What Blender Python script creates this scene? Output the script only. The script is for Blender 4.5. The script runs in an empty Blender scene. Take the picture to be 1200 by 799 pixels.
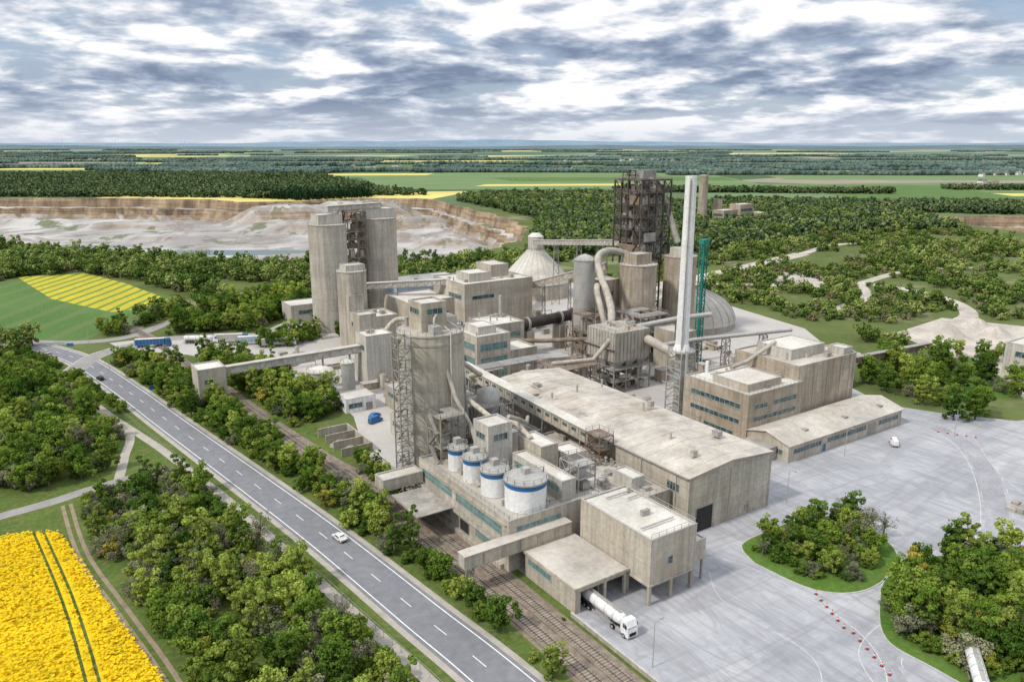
import bpy, math, random
import numpy as np
from mathutils import Vector, Matrix
from mathutils import noise as mn
from mathutils.geometry import tessellate_polygon, delaunay_2d_cdt
random.seed(7); rng=np.random.default_rng(7)
R=math.radians
scene=bpy.context.scene
COL=scene.collection
YAW=R(33.7); CY,SY=math.cos(YAW),math.sin(YAW)
def rot(X,Y): return (X*CY+Y*SY, -X*SY+Y*CY)   # survey frame -> plant frame

# ------------------------------------------------------------ materials
def newmat(name):
    m=bpy.data.materials.new(name); m.use_nodes=True
    nt=m.node_tree; b=nt.nodes['Principled BSDF']
    return m,nt,b
def N(nt,t,**kw):
    n=nt.nodes.new(t)
    for k,v in kw.items():
        if k in n.inputs.keys(): n.inputs[k].default_value=v
        else: setattr(n,k,v)
    return n
def mixc(nt,fac,a,b,mode='MIX'):
    n=nt.nodes.new('ShaderNodeMix'); n.data_type='RGBA'; n.blend_type=mode
    for i,v in ((0,fac),(6,a),(7,b)):
        if isinstance(v,bpy.types.NodeSocket): nt.links.new(v,n.inputs[i])
        else: n.inputs[i].default_value=v if i==0 else (v[0],v[1],v[2],1)
    return n.outputs[2]
def ramp(nt,src,stops,interp='LINEAR'):
    n=nt.nodes.new('ShaderNodeValToRGB'); cr=n.color_ramp; cr.interpolation=interp
    while len(cr.elements)<len(stops): cr.elements.new(.5)
    for e,(p,c) in zip(cr.elements,stops):
        e.position=p; e.color=(c,c,c,1) if not isinstance(c,tuple) else (c[0],c[1],c[2],1)
    nt.links.new(src,n.inputs[0]); return n.outputs[0]
def noise(nt,scale,detail=4,rough=.55,vec=None,mscale=None,dist=0):
    if vec is None:
        g=nt.nodes.new('ShaderNodeNewGeometry'); vec=g.outputs['Position']
    if mscale:
        mp=nt.nodes.new('ShaderNodeMapping'); mp.inputs['Scale'].default_value=mscale
        nt.links.new(vec,mp.inputs[0]); vec=mp.outputs[0]
    n=N(nt,'ShaderNodeTexNoise'); n.inputs['Scale'].default_value=scale
    n.inputs['Detail'].default_value=detail; n.inputs['Roughness'].default_value=rough
    n.inputs['Distortion'].default_value=dist
    nt.links.new(vec,n.inputs['Vector']); return n.outputs['Fac']
def M(name,col,rough=.85,var=.3,scale=.12,streak=0,panel=None,metal=0,dust=0,spec=.3,grime=0):
    m,nt,b=newmat(name)
    c=tuple(col)
    lo=tuple(v*(1-var) for v in c); hi=tuple(min(1,v*(1+var*.55)) for v in c)
    o=mixc(nt,ramp(nt,noise(nt,scale,5,.65),[(.3,0.),(.7,1.)]),lo,hi)
    f2=ramp(nt,noise(nt,scale*11,2,.6),[(.3,.86),(.7,1.08)])
    o=mixc(nt,1.,o,f2,'MULTIPLY')
    if streak:
        s=ramp(nt,noise(nt,1.,3,.6,mscale=(.9,.9,.045)),[(.36,1-streak),(.58,1.)])
        o=mixc(nt,1.,o,s,'MULTIPLY')
    if grime:
        s=ramp(nt,noise(nt,.07,5,.7,mscale=(1,1,.5),dist=.5),[(.48,0.),(.66,grime)])
        o=mixc(nt,s,o,tuple(v*q for v,q in zip(c,(.62,.55,.46))))
    if dust:
        d=ramp(nt,noise(nt,.35,4,.6),[(.45,0.),(.65,1.)])
        mm=N(nt,'ShaderNodeMath',operation='MULTIPLY'); mm.inputs[1].default_value=dust
        nt.links.new(d,mm.inputs[0])
        o=mixc(nt,mm.outputs[0],o,(.50,.45,.38))
    if panel:
        g=nt.nodes.new('ShaderNodeNewGeometry'); sp=nt.nodes.new('ShaderNodeSeparateXYZ'); nt.links.new(g.outputs['Position'],sp.inputs[0])
        ad=N(nt,'ShaderNodeMath',operation='ADD'); nt.links.new(sp.outputs[0],ad.inputs[0]); nt.links.new(sp.outputs[1],ad.inputs[1])
        cb=nt.nodes.new('ShaderNodeCombineXYZ'); nt.links.new(ad.outputs[0],cb.inputs[0]); nt.links.new(sp.outputs[2],cb.inputs[1])
        br=nt.nodes.new('ShaderNodeTexBrick'); br.offset=0; nt.links.new(cb.outputs[0],br.inputs['Vector'])
        br.inputs['Color1'].default_value=(1,1,1,1); br.inputs['Color2'].default_value=(.88,.88,.88,1); br.inputs['Mortar'].default_value=(.68,.68,.68,1)
        br.inputs['Scale'].default_value=1; br.inputs['Mortar Size'].default_value=.05; br.inputs['Brick Width'].default_value=panel[0]; br.inputs['Row Height'].default_value=panel[1]
        o=mixc(nt,1.,o,br.outputs[0],'MULTIPLY')
    nt.links.new(o,b.inputs['Base Color'])
    b.inputs['Roughness'].default_value=rough; b.inputs['Metallic'].default_value=metal
    b.inputs['Specular IOR Level'].default_value=spec
    return m
m_conc=M('concrete_panel',(.54,.485,.395),streak=.24,panel=(6,3),var=.22,grime=.55)
m_conc2=M('concrete_grey',(.46,.415,.345),streak=.3,var=.24,grime=.5)
m_silo=M('silo_concrete',(.52,.475,.40),streak=.25,panel=(400,5.5),var=.18,grime=.45)
m_tan=M('concrete_tan',(.48,.405,.31),streak=.3,panel=(5,4),grime=.5)
m_clad=M('cladding_light',(.56,.525,.46),streak=.18,panel=(1.2,40),var=.15,grime=.35)
m_cladb=M('cladding_beige',(.54,.48,.39),streak=.24,panel=(1.5,40),var=.18,grime=.45)
m_white=M('painted_white',(.76,.75,.73),var=.12,streak=.15,grime=.12)
m_bluew=M('cladding_bluewhite',(.42,.52,.62),var=.12,streak=.12,panel=(1.5,60))
m_roof=M('roof_dusty',(.49,.455,.40),var=.32,scale=.08,dust=.35,grime=.4)
m_roofd=M('roof_stained',(.50,.46,.40),var=.42,scale=.11,dust=.6,grime=.6)
m_roofl=M('roof_white',(.60,.57,.51),var=.25,scale=.1,grime=.4)
m_roofg=M('roof_grey',(.30,.28,.25),var=.35,scale=.15,dust=.4)
m_steel=M('steel_grey',(.28,.262,.235),var=.3,rough=.6,dust=.4)
m_steell=M('steel_galvanised',(.41,.40,.375),var=.22,rough=.5,metal=.2,dust=.45)
m_duct=M('duct_dusty',(.38,.345,.29),var=.3,rough=.6,dust=.5,scale=.3)
m_rust=M('steel_rusty_dark',(.088,.070,.058),var=.5,scale=.3,dust=.16)
m_kiln=M('kiln_shell',(.05,.042,.04),var=.5,scale=.2)
m_brown=M('steel_brown',(.20,.145,.105),var=.4,scale=.3,dust=.2)
m_teal=M('paint_teal',(.02,.20,.16),var=.25,rough=.5)
m_blue=M('paint_blue',(.03,.13,.32),var=.2,rough=.5)
m_black=M('rubber_black',(.02,.02,.02),var=.2)
m_dark=M('dark_opening',(.035,.033,.03),var=.3)
m_red=M('paint_red',(.55,.05,.03),var=.15,rough=.5)
m_yellow=M('paint_yellow',(.6,.4,.03),var=.15,rough=.5)
m_glass,nt,b=newmat('window_glass'); b.inputs['Roughness'].default_value=.12; b.inputs['Specular IOR Level'].default_value=.6
nt.links.new(mixc(nt,ramp(nt,noise(nt,.6,2),[(.4,0.),(.6,1.)]),(.03,.055,.06),(.09,.15,.15)),b.inputs['Base Color'])
m_tglass=M('window_teal_profile_glass',(.15,.26,.25),var=.5,scale=.5,rough=.3,spec=.5)
m_asph=M('asphalt',(.20,.20,.21),var=.14,scale=.05)
m_asph2=M('asphalt_minor',(.29,.275,.255),var=.2,scale=.1)
m_path=M('path_paving',(.40,.36,.31),var=.2,scale=.3)
m_paint=M('road_paint_white',(.75,.75,.73),var=.2,scale=.8)
m_lane=M('yard_paint_worn',(.56,.56,.55),var=.3,scale=.8)
m_kerb=M('kerb_stone',(.46,.44,.41),var=.2,scale=.6)
m_ballast=M('rail_ballast',(.24,.195,.15),var=.45,scale=.7)
m_sleeper=M('rail_sleeper',(.33,.29,.24),var=.3,scale=.7)
m_rail=M('rail_steel',(.20,.14,.11),var=.3,metal=.5,rough=.5)
m_dirt=M('dirt_track',(.28,.22,.15),var=.3,scale=.4)
m_gravel=M('gravel_pale',(.48,.43,.37),var=.35,scale=.07,dust=.2)
m_soil=M('material_heap',(.30,.26,.22),var=.35,scale=.4)
def yardmat():
    m,nt,b=newmat('yard_concrete')
    o=mixc(nt,ramp(nt,noise(nt,.035,6,.62),[(.32,0.),(.68,1.)]),(.30,.307,.335),(.44,.438,.45))
    o=mixc(nt,ramp(nt,noise(nt,.25,5,.7,dist=.6),[(.5,0.),(.75,.5)]),o,(.53,.52,.50))
    for ms,sc in (((1.,.12,1.),.12),((.14,.9,1.),.10),((1.,.2,1.),.3)):
        tr=ramp(nt,noise(nt,sc,3,.5,mscale=ms,dist=1.3),[(.44,.0),(.5,.38),(.56,0.)])
        o=mixc(nt,tr,o,(.22,.22,.23))
    g=nt.nodes.new('ShaderNodeNewGeometry')
    br=nt.nodes.new('ShaderNodeTexBrick'); br.offset=0; nt.links.new(g.outputs['Position'],br.inputs['Vector'])
    br.inputs['Color1'].default_value=(1,1,1,1); br.inputs['Color2'].default_value=(.93,.93,.93,1); br.inputs['Mortar'].default_value=(.84,.84,.84,1)
    br.inputs['Scale'].default_value=1; br.inputs['Mortar Size'].default_value=.05; br.inputs['Brick Width'].default_value=6; br.inputs['Row Height'].default_value=5
    o=mixc(nt,1.,o,br.outputs[0],'MULTIPLY')
    sp=nt.nodes.new('ShaderNodeSeparateXYZ'); nt.links.new(g.outputs['Position'],sp.inputs[0])
    mr=N(nt,'ShaderNodeMapRange'); nt.links.new(sp.outputs[1],mr.inputs[0]); mr.inputs[1].default_value=120; mr.inputs[2].default_value=210; mr.inputs[4].default_value=.65
    o=mixc(nt,mr.outputs[0],o,(.46,.42,.36))
    nt.links.new(o,b.inputs['Base Color']); b.inputs['Roughness'].default_value=.8
    return m
m_yard=yardmat()
def fieldmat(name,c1,c2,scale=.02,c3=None,stripe=None):
    m,nt,b=newmat(name)
    o=mixc(nt,ramp(nt,noise(nt,scale,5,.65),[(.32,0.),(.68,1.)]),c1,c2)
    o=mixc(nt,1.,o,ramp(nt,noise(nt,.9,3,.7),[(.3,.72),(.7,1.15)]),'MULTIPLY')
    if c3: o=mixc(nt,ramp(nt,noise(nt,.45,4,.7),[(.52,0.),(.68,.8)]),o,c3)
    if stripe:
        period,ang,col,amt=stripe
        g=nt.nodes.new('ShaderNodeNewGeometry'); mp=nt.nodes.new('ShaderNodeMapping'); mp.inputs['Rotation'].default_value=(0,0,ang); nt.links.new(g.outputs['Position'],mp.inputs[0])
        wv=nt.nodes.new('ShaderNodeTexWave'); wv.inputs['Scale'].default_value=6.283/20/period; wv.inputs['Distortion'].default_value=2.2; wv.inputs['Detail'].default_value=3; wv.inputs['Detail Scale'].default_value=.4
        nt.links.new(mp.outputs[0],wv.inputs['Vector'])
        o=mixc(nt,ramp(nt,wv.outputs['Fac'],[(.62,0.),(.9,amt)]),o,col)
    nt.links.new(o,b.inputs['Base Color']); b.inputs['Roughness'].default_value=.95; b.inputs['Specular IOR Level'].default_value=.1
    return m
m_grass=fieldmat('grass',(.065,.11,.022),(.125,.165,.042),scale=.05,c3=(.16,.145,.065))
m_lawn=fieldmat('grass_lawn',(.07,.15,.02),(.115,.19,.04),scale=.05,c3=(.13,.15,.05))
m_crop=fieldmat('crop_green',(.07,.145,.035),(.11,.19,.055),scale=.012,c3=(.12,.18,.06),stripe=(18,R(32),(.13,.17,.07),.6))
m_crop2=fieldmat('crop_bright_green',(.13,.20,.085),(.18,.25,.11),scale=.006)
m_rape=fieldmat('rapeseed_flowers',(.70,.47,.010),(.85,.60,.015),scale=.03,c3=(.42,.37,.02))
m_rapes=fieldmat('rapeseed_striped',(.44,.38,.04),(.56,.47,.045),scale=.03,c3=(.22,.27,.05),stripe=(9,R(32),(.13,.21,.045),.95))
m_rapefar=fieldmat('rapeseed_far',(.56,.48,.14),(.66,.56,.18),scale=.02)

m_ground,nt,b=newmat('open_country')
near=mixc(nt,ramp(nt,noise(nt,.02,5,.65),[(.3,0.),(.7,1.)]),(.07,.10,.028),(.13,.16,.055))
near=mixc(nt,ramp(nt,noise(nt,.3,4,.7),[(.5,0.),(.75,.7)]),near,(.17,.155,.08))
near=mixc(nt,ramp(nt,noise(nt,.012,4,.7),[(.56,0.),(.64,.7)]),near,(.26,.23,.165))
g=nt.nodes.new('ShaderNodeNewGeometry')
mp=nt.nodes.new('ShaderNodeMapping'); mp.inputs['Rotation'].default_value=(0,0,R(33)); mp.inputs['Scale'].default_value=(1/900,1/520,1)
nt.links.new(g.outputs['Position'],mp.inputs[0])
vo=nt.nodes.new('ShaderNodeTexVoronoi'); vo.distance='CHEBYCHEV'; vo.inputs['Scale'].default_value=1; nt.links.new(mp.outputs[0],vo.inputs['Vector'])
sp=nt.nodes.new('ShaderNodeSeparateColor'); nt.links.new(vo.outputs['Color'],sp.inputs[0])
patch=ramp(nt,sp.outputs[0],[(0.,(.085,.14,.065)),(.22,(.15,.22,.105)),(.42,(.07,.11,.06)),(.52,(.21,.27,.15)),(.68,(.28,.25,.19)),(.78,(.11,.165,.08)),(.87,(.60,.52,.17))],'CONSTANT')
patch=mixc(nt,1.,patch,ramp(nt,noise(nt,.004,4,.6),[(.3,.8),(.7,1.1)]),'MULTIPLY')
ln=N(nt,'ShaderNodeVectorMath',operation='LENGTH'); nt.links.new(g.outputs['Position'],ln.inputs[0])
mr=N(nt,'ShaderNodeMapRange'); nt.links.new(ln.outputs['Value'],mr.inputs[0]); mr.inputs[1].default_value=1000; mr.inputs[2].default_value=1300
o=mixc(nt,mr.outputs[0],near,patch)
haze_mr=N(nt,'ShaderNodeMapRange'); nt.links.new(ln.outputs['Value'],haze_mr.inputs[0]); haze_mr.inputs[1].default_value=3000; haze_mr.inputs[2].default_value=20000; haze_mr.inputs[4].default_value=.85
o=mixc(nt,haze_mr.outputs[0],o,(.14,.20,.24))  # painted aerial haze: base colour turns blue-grey far from the origin
nt.links.new(o,b.inputs['Base Color']); b.inputs['Roughness'].default_value=1; b.inputs['Specular IOR Level'].default_value=.05

def quarrymat():
    m,nt,b=newmat('quarry_rock')
    g=nt.nodes.new('ShaderNodeNewGeometry'); sp=nt.nodes.new('ShaderNodeSeparateXYZ'); nt.links.new(g.outputs['Normal'],sp.inputs[0])
    fl=mixc(nt,ramp(nt,noise(nt,.006,6,.65,dist=.5),[(.40,0.),(.60,1.)]),(.27,.25,.235),(.46,.44,.42))
    fl=mixc(nt,ramp(nt,noise(nt,.012,5,.65,mscale=(1,1,1),dist=2.),[(.50,0.),(.56,.75)]),fl,(.21,.185,.155))
    fl=mixc(nt,ramp(nt,noise(nt,.02,5,.7),[(.56,0.),(.62,.85)]),fl,(.10,.12,.05))
    cl=mixc(nt,ramp(nt,noise(nt,.05,5,.7,mscale=(1,1,.25)),[(.35,0.),(.65,1.)]),(.15,.105,.065),(.40,.29,.185))
    cl=mixc(nt,1.,cl,ramp(nt,noise(nt,1.,3,.6,mscale=(.01,.01,.4)),[(.35,.6),(.6,1.1)]),'MULTIPLY')
    o=mixc(nt,ramp(nt,sp.outputs[2],[(.6,0.),(.95,1.)]),cl,fl)
    nt.links.new(o,b.inputs['Base Color']); b.inputs['Roughness'].default_value=.95
    return m
m_quarry=quarrymat()
m_water,nt,b=newmat('pond_water'); b.inputs['Base Color'].default_value=(.12,.17,.17,1); b.inputs['Roughness'].default_value=.35; b.inputs['Specular IOR Level'].default_value=.2

def leafmat(name,a,bb,c,trans=.25):
    m,nt,b=newmat(name)
    oi=nt.nodes.new('ShaderNodeObjectInfo')
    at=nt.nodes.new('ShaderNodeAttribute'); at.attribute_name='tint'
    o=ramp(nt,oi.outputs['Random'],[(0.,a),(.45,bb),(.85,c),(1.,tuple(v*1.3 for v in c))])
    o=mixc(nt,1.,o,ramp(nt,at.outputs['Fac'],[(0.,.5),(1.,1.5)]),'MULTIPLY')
    d=nt.nodes.new('ShaderNodeBsdfDiffuse'); nt.links.new(o,d.inputs[0])
    if trans:
        t=nt.nodes.new('ShaderNodeBsdfTranslucent'); nt.links.new(o,t.inputs[0])
        mx=nt.nodes.new('ShaderNodeMixShader'); mx.inputs[0].default_value=trans
        nt.links.new(d.outputs[0],mx.inputs[1]); nt.links.new(t.outputs[0],mx.inputs[2]); nt.links.new(mx.outputs[0],nt.nodes['Material Output'].inputs[0])
    else: nt.links.new(d.outputs[0],nt.nodes['Material Output'].inputs[0])
    nt.nodes.remove(b)
    return m
m_leaf=leafmat('foliage_spring',(.06,.115,.02),(.13,.205,.03),(.23,.28,.055),.3)
m_leafg=leafmat('foliage_greygreen',(.14,.16,.09),(.19,.20,.12),(.24,.24,.14),.3)
m_leafy=leafmat('foliage_yellowgreen',(.21,.24,.045),(.28,.29,.05),(.36,.31,.06),.3)
m_leaff=leafmat('foliage_wood',(.06,.105,.025),(.11,.165,.036),(.20,.24,.07),0)
m_leafo=leafmat('foliage_olive_scrub',(.13,.13,.065),(.18,.17,.09),(.23,.205,.11),0)
m_leafd=leafmat('foliage_far_wood_haze',(.05,.085,.038),(.08,.12,.05),(.13,.16,.068),0)  # bluer than the nearer woods: distance haze mixed into the leaf colour
m_leafx=leafmat('foliage_horizon_wood_haze',(.055,.085,.075),(.072,.105,.088),(.095,.125,.10),0)  # aerial haze painted in as a blue-green leaf colour
m_conif=leafmat('foliage_conifer',(.012,.035,.014),(.02,.05,.02),(.03,.06,.025),0)
m_bark=M('bark',(.15,.12,.09),var=.4,scale=1.)

# ------------------------------------------------------------ object builder
class Obj:
    local=False
    def __init__(s,name,origin=(0,0,0)):
        s.name=name; s.o=Vector(origin); s.parts={}
    def P(s,pn,mat):
        k=pn
        if k in s.parts and s.parts[k][2]!=mat: k=pn+'_'+mat.name
        if k not in s.parts: s.parts[k]=[[],[],mat,[]]
        return s.parts[k]
    def add(s,pn,mat,V,F,smooth=False):
        p=s.P(pn,mat); n=len(p[0]); p[0].extend([tuple(v) for v in V])
        for f in F: p[1].append(tuple(i+n for i in f)); p[3].append(smooth)
    def box(s,pn,mat,x0,x1,y0,y1,z0,z1):
        V=[(x0,y0,z0),(x1,y0,z0),(x1,y1,z0),(x0,y1,z0),(x0,y0,z1),(x1,y0,z1),(x1,y1,z1),(x0,y1,z1)]
        s.add(pn,mat,V,[(3,2,1,0),(4,5,6,7),(0,1,5,4),(1,2,6,5),(2,3,7,6),(3,0,4,7)])
    def prism(s,pn,mat,prof,axis,a0,a1):
        n=len(prof)
        if axis=='x': V=[(a0,u,z) for u,z in prof]+[(a1,u,z) for u,z in prof]
        else: V=[(u,a0,z) for u,z in prof]+[(u,a1,z) for u,z in prof]
        F=[tuple(range(n)),tuple(range(2*n-1,n-1,-1))]+[(i,n+i,n+(i+1)%n,(i+1)%n) for i in range(n)]
        s.add(pn,mat,V,F)
    def cyl(s,pn,mat,x,y,z0,z1,r0,r1=None,n=32,caps=True):
        if r1 is None: r1=r0
        V=[]
        for z,r in ((z0,r0),(z1,r1)):
            for i in range(n):
                a=2*math.pi*i/n; V.append((x+r*math.cos(a),y+r*math.sin(a),z))
        s.add(pn,mat,V,[(i,(i+1)%n,n+(i+1)%n,n+i) for i in range(n)],True)
        if caps:
            s.add(pn,mat,V[:n],[tuple(range(n-1,-1,-1))]); s.add(pn,mat,V[n:],[tuple(range(n))])
    def lathe(s,pn,mat,x,y,prof,n=48):
        V=[];F=[]
        for r,z in prof:
            for i in range(n):
                a=2*math.pi*i/n; V.append((x+r*math.cos(a),y+r*math.sin(a),z))
        for j in range(len(prof)-1):
            for i in range(n): F.append((j*n+i,j*n+(i+1)%n,(j+1)*n+(i+1)%n,(j+1)*n+i))
        s.add(pn,mat,V,F,True)
    def tube(s,pn,mat,pts,r,n=12,smoothpath=False):
        pts=[Vector(p) for p in pts]
        if smoothpath: pts=catmull(pts,6)
        V=[];F=[]; prev=None
        for i,p in enumerate(pts):
            t=(pts[min(i+1,len(pts)-1)]-pts[max(i-1,0)]).normalized()
            if prev is None:
                ref=Vector((0,0,1)) if abs(t.z)<.9 else Vector((1,0,0)); a=t.cross(ref).normalized()
            else: a=(prev-t*prev.dot(t)).normalized()
            prev=a; bb=t.cross(a)
            for k in range(n):
                an=2*math.pi*k/n; V.append(p+(a*math.cos(an)+bb*math.sin(an))*r)
        m=len(pts)
        for i in range(m-1):
            for k in range(n): F.append((i*n+k,i*n+(k+1)%n,(i+1)*n+(k+1)%n,(i+1)*n+k))
        s.add(pn,mat,V,F,True)
        s.add(pn,mat,V[:n],[tuple(range(n-1,-1,-1))]); s.add(pn,mat,V[-n:],[tuple(range(n))])
    def beam(s,pn,mat,a,b,w=.2,h=None):
        a=Vector(a);b=Vector(b);h=h or w; t=(b-a)
        if t.length<1e-5: return
        t.normalize(); ref=Vector((0,0,1)) if abs(t.z)<.95 else Vector((1,0,0))
        sx=t.cross(ref).normalized()*w/2; u=sx.normalized().cross(t)*h/2
        V=[]
        for p in (a,b): V+= [p-sx-u,p+sx-u,p+sx+u,p-sx+u]
        s.add(pn,mat,V,[(3,2,1,0),(4,5,6,7),(0,1,5,4),(1,2,6,5),(2,3,7,6),(3,0,4,7)])
    def lattice(s,pn,mat,x,y,w,z0,z1,dz,t=.2,d=None):
        d=d or w
        c=[(x-w/2,y-d/2),(x+w/2,y-d/2),(x+w/2,y+d/2),(x-w/2,y+d/2)]
        for a in c: s.beam(pn,mat,(a[0],a[1],z0),(a[0],a[1],z1),t*1.4)
        n=max(1,round((z1-z0)/dz)); dz=(z1-z0)/n
        for i in range(n):
            za=z0+i*dz; zb=za+dz
            for j in range(4):
                a=c[j];b=c[(j+1)%4]
                s.beam(pn,mat,(a[0],a[1],zb),(b[0],b[1],zb),t)
                if (i+j)%2: s.beam(pn,mat,(a[0],a[1],za),(b[0],b[1],zb),t*.7)
                else: s.beam(pn,mat,(b[0],b[1],za),(a[0],a[1],zb),t*.7)
    def rail(s,pts,z,h=1.1,mat=None,pn='railing',t=.07):
        mat=mat or m_steell
        for a,b in zip(pts[:-1],pts[1:]):
            L=math.hypot(b[0]-a[0],b[1]-a[1]); n=max(1,round(L/2))
            s.beam(pn,mat,(a[0],a[1],z+h),(b[0],b[1],z+h),t); s.beam(pn,mat,(a[0],a[1],z+h*.5),(b[0],b[1],z+h*.5),t*.7)
            for i in range(n+1):
                q=i/n; X=a[0]+(b[0]-a[0])*q; Y=a[1]+(b[1]-a[1])*q
                s.beam(pn,mat,(X,Y,z),(X,Y,z+h),t)
    def ringrail(s,x,y,r,z,n=20,**k):
        s.rail([(x+r*math.cos(2*math.pi*i/n),y+r*math.sin(2*math.pi*i/n)) for i in range(n+1)],z,**k)
    def stair(s,a,b,w=1.,mat=None):
        mat=mat or m_steell; a=Vector(a);b=Vector(b); s.beam('stairs',mat,a,b,w,.12)
        s.beam('stairs',mat,a+Vector((0,0,1)),b+Vector((0,0,1)),.07)
    def finish(s,rz=0,scale=1):
        e=bpy.data.objects.new(s.name,None); e.empty_display_size=1; COL.objects.link(e)
        e.location=s.o; e.rotation_euler=(0,0,rz); e.scale=(scale,)*3
        for pn,(V,F,mat,sm) in s.parts.items():
            me=bpy.data.meshes.new(pn)
            if s.local: me.from_pydata(V,[],F)
            else: me.from_pydata([(v[0]-s.o.x,v[1]-s.o.y,v[2]-s.o.z) for v in V],[],F)
            me.materials.append(mat); me.polygons.foreach_set('use_smooth',sm); me.update()
            ob=bpy.data.objects.new(pn,me); COL.objects.link(ob); ob.parent=e
        return e
def catmull(P,n=6):
    out=[]
    for i in range(len(P)-1):
        p0=P[max(i-1,0)];p1=P[i];p2=P[i+1];p3=P[min(i+2,len(P)-1)]
        for k in range(n):
            t=k/n; out.append(.5*((2*p1)+(p2-p0)*t+(2*p0-5*p1+4*p2-p3)*t*t+(3*p1-p0-3*p2+p3)*t**3))
    out.append(P[-1]); return out
def smooth2(pts,n=8): return [(v.x,v.y) for v in catmull([Vector((p[0],p[1],0)) for p in pts],n)]
def sheet(name,poly,z,mat):
    tri=tessellate_polygon([[Vector((x,y,0)) for x,y in poly]])
    F=[]
    for t in tri:
        a,b,c=[poly[i] for i in t]
        F.append(t if (b[0]-a[0])*(c[1]-a[1])-(b[1]-a[1])*(c[0]-a[0])>0 else (t[0],t[2],t[1]))
    me=bpy.data.meshes.new(name); me.from_pydata([(x,y,z) for x,y in poly],[],F); me.materials.append(mat)
    ob=bpy.data.objects.new(name,me); COL.objects.link(ob); return ob
def offset(pts,d):
    out=[]
    for i,p in enumerate(pts):
        a=pts[max(i-1,0)];b=pts[min(i+1,len(pts)-1)]
        dx,dy=b[0]-a[0],b[1]-a[1]; L=math.hypot(dx,dy) or 1
        out.append((p[0]-dy/L*d,p[1]+dx/L*d))
    return out
def resample(pts,step):
    out=[pts[0]];acc=0
    for a,b in zip(pts[:-1],pts[1:]):
        L=math.hypot(b[0]-a[0],b[1]-a[1]);t=step-acc
        while t<=L:
            out.append((a[0]+(b[0]-a[0])*t/L,a[1]+(b[1]-a[1])*t/L)); t+=step
        acc=L-(t-step)
    return out
def ribbon(name,pts,w,z,mat,off=0,dash=None):
    V=[];F=[]
    def seg(ps):
        A=offset(ps,off+w/2);B=offset(ps,off-w/2);n=len(V)
        for a,b in zip(A,B): V.append((b[0],b[1],z));V.append((a[0],a[1],z))
        for i in range(len(ps)-1): F.append((n+2*i,n+2*i+2,n+2*i+3,n+2*i+1))
    if dash:
        rs=resample(pts,1.); i=0
        while i<len(rs)-dash[0]: seg(rs[i:i+dash[0]+1]); i+=dash[0]+dash[1]
    else: seg(pts)
    me=bpy.data.meshes.new(name)
    me.from_pydata(V,[],F); me.materials.append(mat); me.update()
    if me.polygons and me.polygons[0].normal.z<0: me.flip_normals()
    ob=bpy.data.objects.new(name,me); COL.objects.link(ob); return ob
def inpoly(x,y,poly):
    c=False;j=len(poly)-1
    for i in range(len(poly)):
        xi,yi=poly[i];xj,yj=poly[j]
        if (yi>y)!=(yj>y) and x<(xj-xi)*(y-yi)/(yj-yi)+xi: c=not c
        j=i
    return c

# ------------------------------------------------------------ terrain
rim=[rot(*p) for p in [(-950,1120),(-930,1330),(-640,1320),(-500,1290),(-430,1235),(-340,1250),(-250,1330),(-130,1300),(-90,1180),(-50,1080),(-5,960),(15,860),(10,740),(-30,650),(-90,590),(-200,610),(-330,650),(-480,720),(-700,860)]]
rimR=[rot(*p) for p in [(505,1010),(560,985),(620,1000),(700,960),(820,940),(950,930),(950,600),(740,590),(600,680),(520,840)]]
def densify(poly,step,jit):
    out=[]
    for i,a in enumerate(poly):
        b=poly[(i+1)%len(poly)];L=math.hypot(b[0]-a[0],b[1]-a[1]);n=max(1,int(L/step))
        for k in range(n):
            t=k/n; out.append((a[0]+(b[0]-a[0])*t+random.uniform(-jit,jit),a[1]+(b[1]-a[1])*t+random.uniform(-jit,jit)))
    return out
rim=densify(rim,14,4.5); rimR=densify(rimR,13,4)
B=60000
outer=[(-B,-B),(B,-B),(B,B),(-B,B)]
pts=[Vector(p) for p in outer+rim+rimR]; n0=len(outer);n1=len(rim);n2=len(rimR)
ed=[(i,(i+1)%4) for i in range(4)]+[(n0+i,n0+(i+1)%n1) for i in range(n1)]+[(n0+n1+i,n0+n1+(i+1)%n2) for i in range(n2)]
V2,E2,F2,_,_,_=delaunay_2d_cdt(pts,ed,[],0,1e-4)
F3=[]
for f in F2:
    cx=sum(V2[i].x for i in f)/len(f);cy=sum(V2[i].y for i in f)/len(f)
    if not inpoly(cx,cy,rim) and not inpoly(cx,cy,rimR): F3.append(tuple(f))
me=bpy.data.meshes.new('ground'); me.from_pydata([(v.x,v.y,0) for v in V2],[],F3); me.materials.append(m_ground); me.update()
if me.polygons[0].normal.z<0: me.flip_normals()
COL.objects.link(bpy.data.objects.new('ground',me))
QZ=-33.
def pit(name,rim,levels):
    n=len(rim);V=[];F=[]
    area=sum(rim[i][0]*rim[(i+1)%n][1]-rim[(i+1)%n][0]*rim[i][1] for i in range(n))
    sgn=1 if area>0 else -1
    for ins,z in levels:
        for i,p in enumerate(rim):
            a=rim[(i-2)%n];b=rim[(i+2)%n];dx,dy=b[0]-a[0],b[1]-a[1];L=math.hypot(dx,dy)or 1
            j=ins*(1+random.uniform(-.25,.25))
            V.append((p[0]-dy/L*j*sgn,p[1]+dx/L*j*sgn,z+(random.uniform(-1.2,1.2) if 0>z>levels[-1][1] else 0)))
    for k in range(len(levels)-1):
        for i in range(n):
            q=(k*n+i,(k+1)*n+i,(k+1)*n+(i+1)%n,k*n+(i+1)%n); F.append(q if sgn<0 else q[::-1])
    me=bpy.data.meshes.new(name);me.from_pydata(V,[],F);me.materials.append(m_quarry);me.update()
    COL.objects.link(bpy.data.objects.new(name,me))
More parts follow.
